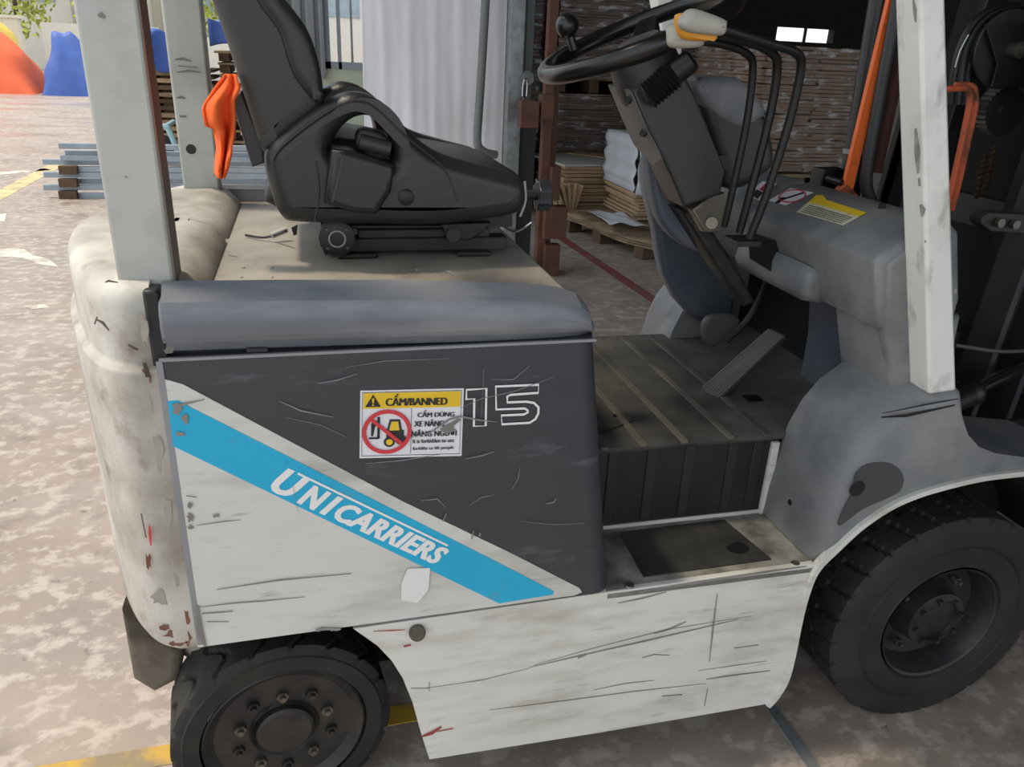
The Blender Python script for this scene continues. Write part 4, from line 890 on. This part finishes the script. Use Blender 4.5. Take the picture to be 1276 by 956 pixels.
cart = thing('hand_cart', 'pale blue tubular cart frame standing before the timber pile', 'cart', (-1.45, 8.3, 0))
LB = mat('pale_blue_paint', '9cc4cc', .5, var=.1)
add('frame_tube', tube(cr([P(191, 158, y=8.3), P(206, 158, y=8.3), P(213, 168, y=8.3), P(222, 190, y=8.3), (P(228, 200, y=8.3).x, 8.3, .06)], 4), .03, 8), LB, cart)
add('cart_wheel', lathe([(.13, -.03), (.16, -.02), (.16, .02), (.13, .03), (.05, .02)], P(200, 186, y=8.4), (0, 1, 0), 24), BLACK, cart)
add('cross_tube', cyl(P(206, 158, y=8.3), (P(206, 158, y=8.3).x, 8.9, P(206, 158, y=8.3).z), .025), LB, cart)

# covered vehicles far left
def heap(x0, x1, y0, y1, h, m, name, lab, seed, steep=.5):
    rnd = random.Random(seed); ph = [rnd.uniform(0, 6) for _ in range(4)]
    def fn(u, v):
        s = min(1, min(u, 1-u)/.22)**steep * min(1, min(v, 1-v)/.25)**steep
        x = x0+(x1-x0)*u; y = y0+(y1-y0)*v
        z = h*s*(.82+.12*math.sin(u*5+ph[0])+.10*math.sin(v*6+ph[1])) + .04*math.sin(u*23+ph[2]+v*5)*s
        return (x+.03*math.sin(z*7+ph[3]+v*3), y+.03*math.sin(u*13+v*4), max(0.0, z+.05*math.sin(u*9+v*14)*s))
    add(name, grid(fn, 44, 30), m, smooth=70, label=lab, cat='tarp')
heap(-8.6, -5.6, 18.9, 20.8, 1.5, TARPO, 'orange_tarp', 'orange tarp covering a parked load at the far left of the yard', 1, .6)
heap(-5.40, -4.1, 18.7, 20.4, 1.2, TARPB, 'blue_tarp', 'blue tarp covering a load beside the orange tarp at the far left', 2, .55)
heap(-8.8, -6.6, 21.0, 23, 1.9, TARPY, 'yellow_tarp', 'yellow tarp peeking over the orange tarp at the far left', 3)
heap(-5.2, -2.9, 20.6, 22.6, 1.2, TARPB, 'blue_tarp', 'further blue tarp behind the blue and orange tarps', 4)
# far boundary wall, box building, bright facade and trees
add('wall_boundary', join(box(-16, -7.1, 24, 24.25, 0, 1.55), box(-16, -7.0, 23.95, 24.3, 1.55, 1.62)), CREAM, smooth=0, kind='structure')
add('wall_yard', join(box(-7.1, -4, 26, 26.3, 0, 1.5), box(-4, 6, 28, 28.3, 0, 1.3)), CREAM, smooth=0, kind='structure')
ub = add('utility_box', box(-5.0-.6, -4.2-.3, 24.2, 25, 0, 1.45), mat('pale_cabinet', 'cfc9bd', .7), label='pale utility cabinet in front of the far yard wall', cat='cabinet', bevel=.02)
fb = add('wall_facade', box(-20, 8, 32, 36, 0, 9), mat('pale_facade', 'e3dfd6', .8, var=.04), kind='structure', smooth=0)
for k in range(9):
    add('facade_column', box(-18+k*2.6, -17.7+k*2.6, 31.8, 32, 0, 9), mat('facade_trim', 'b8b2a4', .8), fb, smooth=0)
    add('window', box(-17.2+k*2.6, -15.9+k*2.6, 31.95, 32.02, 2.2, 4.0), mat('facade_glass', '9fb0ba', .2), fb, smooth=0)
LEAF = mat('sunlit_leaves', 'a8b04e', .7, var=.35, scale=2)
def tree(x, y, h, seed, lab):
    t = thing('tree', lab, 'tree', (x, y, 0)); rnd = random.Random(seed)
    add('trunk', tube([(x, y, 0), (x+.05, y, h*.3), (x+.1, y, h*.6)], .1, 8, rs=[.12, .09, .05]), WOODD, t)
    V, F = [], []
    for k in range(900):
        a = rnd.uniform(0, 6.28); r = rnd.random()**.5*h*.3; z = h*.25+rnd.random()**.8*h*.75; r *= 1-.6*abs(z/h-.55)
        c = Vector((x+r*math.cos(a), y+r*math.sin(a), z)); d = Vector((rnd.uniform(-1, 1), rnd.uniform(-1, 1), rnd.uniform(-1, 1))).normalized(); e = d.orthogonal().normalized(); s = rnd.uniform(.08, .16)
        o = len(V); V += [tuple(c-d*s), tuple(c+e*s*.5), tuple(c+d*s), tuple(c-e*s*.5)]; F.append((o, o+1, o+2, o+3))
    add('leaves', (V, F), LEAF, t, smooth=0, kind='stuff')
tree(-8.6, 29, 4.2, 1, 'leafy yellow-green tree above the far boundary wall at the left edge')
tree(-6.0, 29.8, 3.6, 2, 'yellow-green tree just left of the near rear pillar')
tree(-2.4, 30.2, 4.4, 3, 'tree showing between the two rear pillars and the seat back')

# doorway: pvc sheet, post, pipe, padlock
def sheet(u, v):
    a = P(452, 60, y=4.0).x; b = P(632, 60, y=4.0).x
    x = a+(b-a)*u; return (x, 4.03+.0025*math.sin(u*34)+.0012*math.sin(u*71+v*2)+.008*math.sin(v*5+u*9), .02+2.9*v)
PVC = mat('white_door_sheet', 'eeeef4', .5, var=.05, scale=5, stretch=(3, 1, .4), dirt='d6d8da', amt=.4, dscale=5, soft=.2)
add('door_curtain', grid(sheet, 120, 20), PVC, smooth=80, solid=.004, label='tall white plastic door curtain hanging behind the forklift seat', cat='curtain')
pp_ = cr([P(606, -60, y=3.85), P(605, 0, y=3.85), P(598, 120, y=3.85), P(595, 165, y=3.85), P(596, 182, y=3.85), P(605, 190, y=3.87), P(618, 193, y=3.9)], 5)
add('grab_pipe', tube(pp_, .026, 12), mat('weathered_pipe', '6e7272', .5, var=.15), smooth=60, label='bent grey steel pipe handle in front of the white curtain', cat='pipe')
dr = add('door_post', box(P(640, 60, y=3.9).x-.025, P(640, 60, y=3.9).x+.065, 3.9, 3.98, 0, 3.0), STEEL, bevel=.004, label='galvanised steel door post beside the white curtain', cat='post')
add('post_flange', box(P(640, 60, y=3.9).x+.08, P(640, 60, y=3.9).x+.13, 3.92, 3.99, .95, 3.0), mat('dark_post', '4c5052', .5), dr, bevel=.004)
add('hasp_plate', plate(crp(pxy([(650, 95), (656, 88), (663, 92), (664, 102), (657, 106), (651, 103)], 3.88), 4), 3.87, 3.89), STEEL, dr)
add('dark_panel', box(P(648, 200, y=3.9).x, P(667, 200, y=3.9).x, 3.92, 3.95, 0, .88), mat('dark_rubber_flap', '24272a', .6), dr)
pk = thing('padlock', 'small padlock hanging from the hasp of the door post', 'padlock', P(654, 135, y=3.84))
add('lock_body', rbox(P(653, 128, y=3.84), (.02, .02, .06), rotm('Y', 0)), mat('brass_lock', '8a6a50', .35, metal=.6), pk, bevel=.003)
add('shackle', tube(cr([P(651, 120, y=3.84), P(652, 104, y=3.84), P(655, 98, y=3.84), P(657, 104, y=3.84), P(656, 120, y=3.84)], 4), .005, 8), CHROME, pk)
# brown rack post
rk = thing('steel_rack', 'brown painted steel rack upright with block brackets beside the door post', 'rack', (P(685, 340, y=3.6).x, 3.6, 0))
def bpx(x0_, y0_, x1_, y1_, d, dep=.08): 
    a = P(x0_, y0_, y=d); b = P(x1_, y1_, y=d); return box(min(a.x, b.x), max(a.x, b.x), d, d+dep, b.z, a.z)
xm = P(676, 250, y=3.6).x
add('upright', box(xm-.02, xm+.035, 3.6, 3.66, 0, 3.0), BROWN, rk, smooth=0, bevel=.004)
add('side_plate', box(xm+.04, xm+.085, 3.66, 3.70, 0, 1.25), BROWN, rk, smooth=0)
for q in ((650, 126, 671, 160), (680, 258, 705, 298), (680, 306, 696, 345), (688, 208, 697, 250), (676, 118, 690, 150)):
    add('bracket_block', bpx(*q, 3.55), BROWN, rk, smooth=0, bevel=.004)

# cardboard stacks
def sheets(t, x0, x1, y0, y1, z0, z1, n, m, jit=.012, name='cardboard_sheet', split=1):
    h = (z1-z0)/n; mes = {}
    for s in range(split):
        xa = x0+(x1-x0)*s/split; xb = x0+(x1-x0)*(s+1)/split - (.01 if split > 1 else 0)
        V, F = box((xa-xb)/2, (xb-xa)/2, (y0-y1)/2, (y1-y0)/2, -h*.40, h*.40)
        me = bpy.data.meshes.new(name); me.from_pydata(V, [], F); me.materials.append(m)
        for i in range(n):
            o = bpy.data.objects.new(name, me); COL.objects.link(o); o.parent = t
            o.location = Vector(((xa+xb)/2+random.uniform(-jit, jit), (y0+y1)/2+random.uniform(-jit, jit), z0+(i+.5)*h)) - t.location
            o.rotation_euler = (random.uniform(-.006, .006), random.uniform(-.006, .006), random.uniform(-.015, .015))
def film(name, x0, x1, y0, y1, z0, z1, parent, seed=1, face='y'):
    m = MATS.get('cling_film')
    if not m:
        m = bpy.data.materials.new('cling_film'); m.use_nodes = True; N = m.node_tree.nodes; L = m.node_tree.links; b = N['Principled BSDF']
        b.inputs['Base Color'].default_value = (.8, .8, .8, 1); b.inputs['Roughness'].default_value = .12
        tcn = N.new('ShaderNodeTexCoord'); n = N.new('ShaderNodeTexNoise'); n.inputs['Scale'].default_value = 9; n.inputs['Detail'].default_value = 8
        mp = N.new('ShaderNodeMapping'); mp.inputs['Scale'].default_value = (1, 1, 3); L.new(tcn.outputs['Object'], mp.inputs[0]); L.new(mp.outputs[0], n.inputs[0])
        r = N.new('ShaderNodeValToRGB'); r.color_ramp.elements[0].position = .5; r.color_ramp.elements[1].position = .75
        r.color_ramp.elements[0].color = (.06, .06, .06, 1); r.color_ramp.elements[1].color = (.55, .55, .55, 1); L.new(n.outputs[0], r.inputs[0]); L.new(r.outputs[0], b.inputs['Alpha'])
        bp = N.new('ShaderNodeBump'); bp.inputs['Strength'].default_value = 1; bp.inputs['Distance'].default_value = .02; L.new(n.outputs[0], bp.inputs['Height']); L.new(bp.outputs[0], b.inputs['Normal'])
        MATS['cling_film'] = m
    rnd = random.Random(seed)
    def fn(u, v):
        per = 2*((x1-x0)+(y1-y0)); s = u*per; wv = .012*math.sin(u*90+v*13)+.008*math.sin(v*50+u*20)
        if s < x1-x0: return (x0+s, y0-.02+wv, z0+(z1-z0)*v)
        s -= x1-x0
        if s < y1-y0: return (x1+.02+wv, y0+s, z0+(z1-z0)*v)
        s -= y1-y0
        if s < x1-x0: return (x1-s, y1+.02+wv, z0+(z1-z0)*v)
        s -= x1-x0
        return (x0-.02+wv, y1-s, z0+(z1-z0)*v)
    add(name, grid(fn, 120, 24), m, parent, smooth=80)
def pallet(t, x0, x1, y0, y1, z0, m=WOOD, h=.13):
    for k in range(3):
        x = x0+(x1-x0-.09)*k/2; add('pallet_block', box(x, x+.09, y0, y1, z0, z0+h-.025), WOODD, t, smooth=0)
    nb = 6
    for k in range(nb):
        y = y0+(y1-y0)*k/nb; add('deck_board', box(x0, x1, y, y+(y1-y0)/nb*.8, z0+h-.025, z0+h), m, t, smooth=0, bevel=.003)
def stack(lab, x0, x1, y0, y1, z0, z1, n, m, wrap=True, pz=None, split=1, jit=.012, grp=None):
    t = thing('cardboard_stack', lab, 'cardboard stack', ((x0+x1)/2, (y0+y1)/2, z0), grp)
    if pz is not None: pallet(t, x0, x1, y0, y1, pz)
    sheets(t, x0, x1, y0, y1, z0, z1, n, m, jit, split=split)
    if wrap: film('cling_film', x0-.01, x1+.01, y0-.01, y1+.01, z0, z1, t)
    return t
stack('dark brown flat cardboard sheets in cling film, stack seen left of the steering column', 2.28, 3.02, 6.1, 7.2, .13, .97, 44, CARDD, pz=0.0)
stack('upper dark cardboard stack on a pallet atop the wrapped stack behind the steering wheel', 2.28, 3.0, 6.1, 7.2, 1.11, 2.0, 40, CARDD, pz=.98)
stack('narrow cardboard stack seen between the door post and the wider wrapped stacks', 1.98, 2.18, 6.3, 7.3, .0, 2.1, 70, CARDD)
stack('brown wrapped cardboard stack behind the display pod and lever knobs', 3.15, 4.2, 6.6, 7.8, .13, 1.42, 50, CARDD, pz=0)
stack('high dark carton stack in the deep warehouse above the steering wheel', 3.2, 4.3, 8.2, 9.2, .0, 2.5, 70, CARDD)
xa, xb = P(962, 130, y=4.4).x, P(1078, 130, y=4.4).x
za, zb = P(1000, 214, y=4.4).z, P(1000, 58, y=4.4).z
stack('large brown cardboard stack in glossy cling film right of the three levers', xa-.1, xb, 4.4, 5.5, za, zb, 34, CARD, split=2, jit=.02, pz=za-.15)
add('wooden_crate', box(xa-.1, xb, 4.42, 5.5, 0, za-.15), WOODD, label='wooden crate carrying the large wrapped cardboard stack', cat='crate', smooth=0)
add('plywood_sheet', box(xa+.05, xb-.02, 4.2, 4.4, za-.09, za-.06), WOOD, label='loose plywood sheet in front of the large cardboard stack', cat='plywood') if False else None
# flat pale boards
fbd = thing('board_stack', 'low stack of flat pale grey boards with ragged brown edges left of the pallet', 'board stack', (2.4, 5.6, 0))
sheets(fbd, 2.12, 2.72, 5.25, 6.0, .06, .45, 13, CARDL, .03, 'brown_board')
add('top_board', loft([[(2.0, 5.95, z), (2.12, 5.2, z), (2.74, 5.26, z), (2.70, 6.0, z)] for z in (.452, .466)]), BOARD, fbd, smooth=0)
add('top_board', loft([[(2.35, 5.9, z), (2.5, 6.05, z), (2.95, 5.6, z), (2.8, 5.4, z)] for z in (.47, .48)]), CARDL, fbd, smooth=0)
for k in range(5):
    add('torn_flap', rbox((2.10+k*.03, 5.2, .18), (.02, .08, .28), rotm('Y', -25+k*10) @ rotm('Z', k*17)), CARDL, fbd, smooth=0)
for k in range(3): add('bearer', box(2.15+k*.24, 2.22+k*.24, 5.25, 6, 0, .06), WOODD, fbd, smooth=0)
# pallet with warped boards and wrapped bundle
pt = thing('wooden_pallet', 'wooden pallet with a warped plywood deck lying before the wrapped bundle', 'pallet', (2.5, 4.4, 0))
def dk2(u, v):
    a = Vector((2.00, 4.95, 0)); b = Vector((2.32, 3.82, 0)); e = Vector((.85, .25, 0))
    p = a+(b-a)*u+e*v; return (p.x, p.y, .125+.012*math.sin(u*7)+.008*math.sin(v*6))
for k in range(3): add('deck_sheet', ([(x+.006*k, y-.01*k, z-.016*k) for x, y, z in grid(dk2, 16, 8)[0]], grid(dk2, 16, 8)[1]), WOOD, pt, solid=.013)
for k, t_ in enumerate((.04, .42, .88)):
    a = Vector((2.03, 4.9, .045))+(Vector((2.33, 3.85, .045))-Vector((2.03, 4.9, .045)))*t_
    for q in (0, .4, .78): add('pallet_foot', rbox(a+Vector((.06+q, q*.3, -.0)), (.12, .11, .09), rotm('Z', 16)), WOODD, pt, bevel=.004)
wb = thing('wrapped_bundle', 'white film wrapped bundle of kraft boards on the pallet behind the column', 'bundle', (2.85, 4.7, .14))
sheets(wb, 2.50, 2.98, 4.55, 5.2, .145, .40, 11, CARDL, .03, 'kraft_board')
FILMW = mat('milky_film', 'c9ccd2', .3, var=.1, bump=1, bscale=14)
def mf(u, v):
    x = 2.48+.55*u; z = .33+.42*v; return (x, 4.53-.02*math.sin(u*8)+.015*math.sin(u*31+v*17), z)
add('milky_wrap', join(grid(mf, 30, 16), grid(lambda u, v: (2.46+.012*math.sin(v*20), 4.54+.66*u, .36+.39*v), 12, 12), grid(lambda u, v: (2.46+.56*u, 4.54+.66*v, .75), 6, 6)), FILMW, wb, smooth=80, solid=.004)
add('loose_film', grid(lambda u, v: (2.2+.26*u, 4.30+.5*v-.1*u, .165+.018*math.sin(u*5+v*3)**2+.006*math.sin(v*9+u*4)), 24, 20), FILMW, smooth=80, solid=.003, label='crumpled loose plastic film lying on the pallet', cat='plastic film')
add('wooden_beam', box(-.2+3.6, 5.2, 3.6, 3.72, 0, .12), WOOD, label='wooden beam on the warehouse floor beyond the mast', cat='beam', bevel=.004)
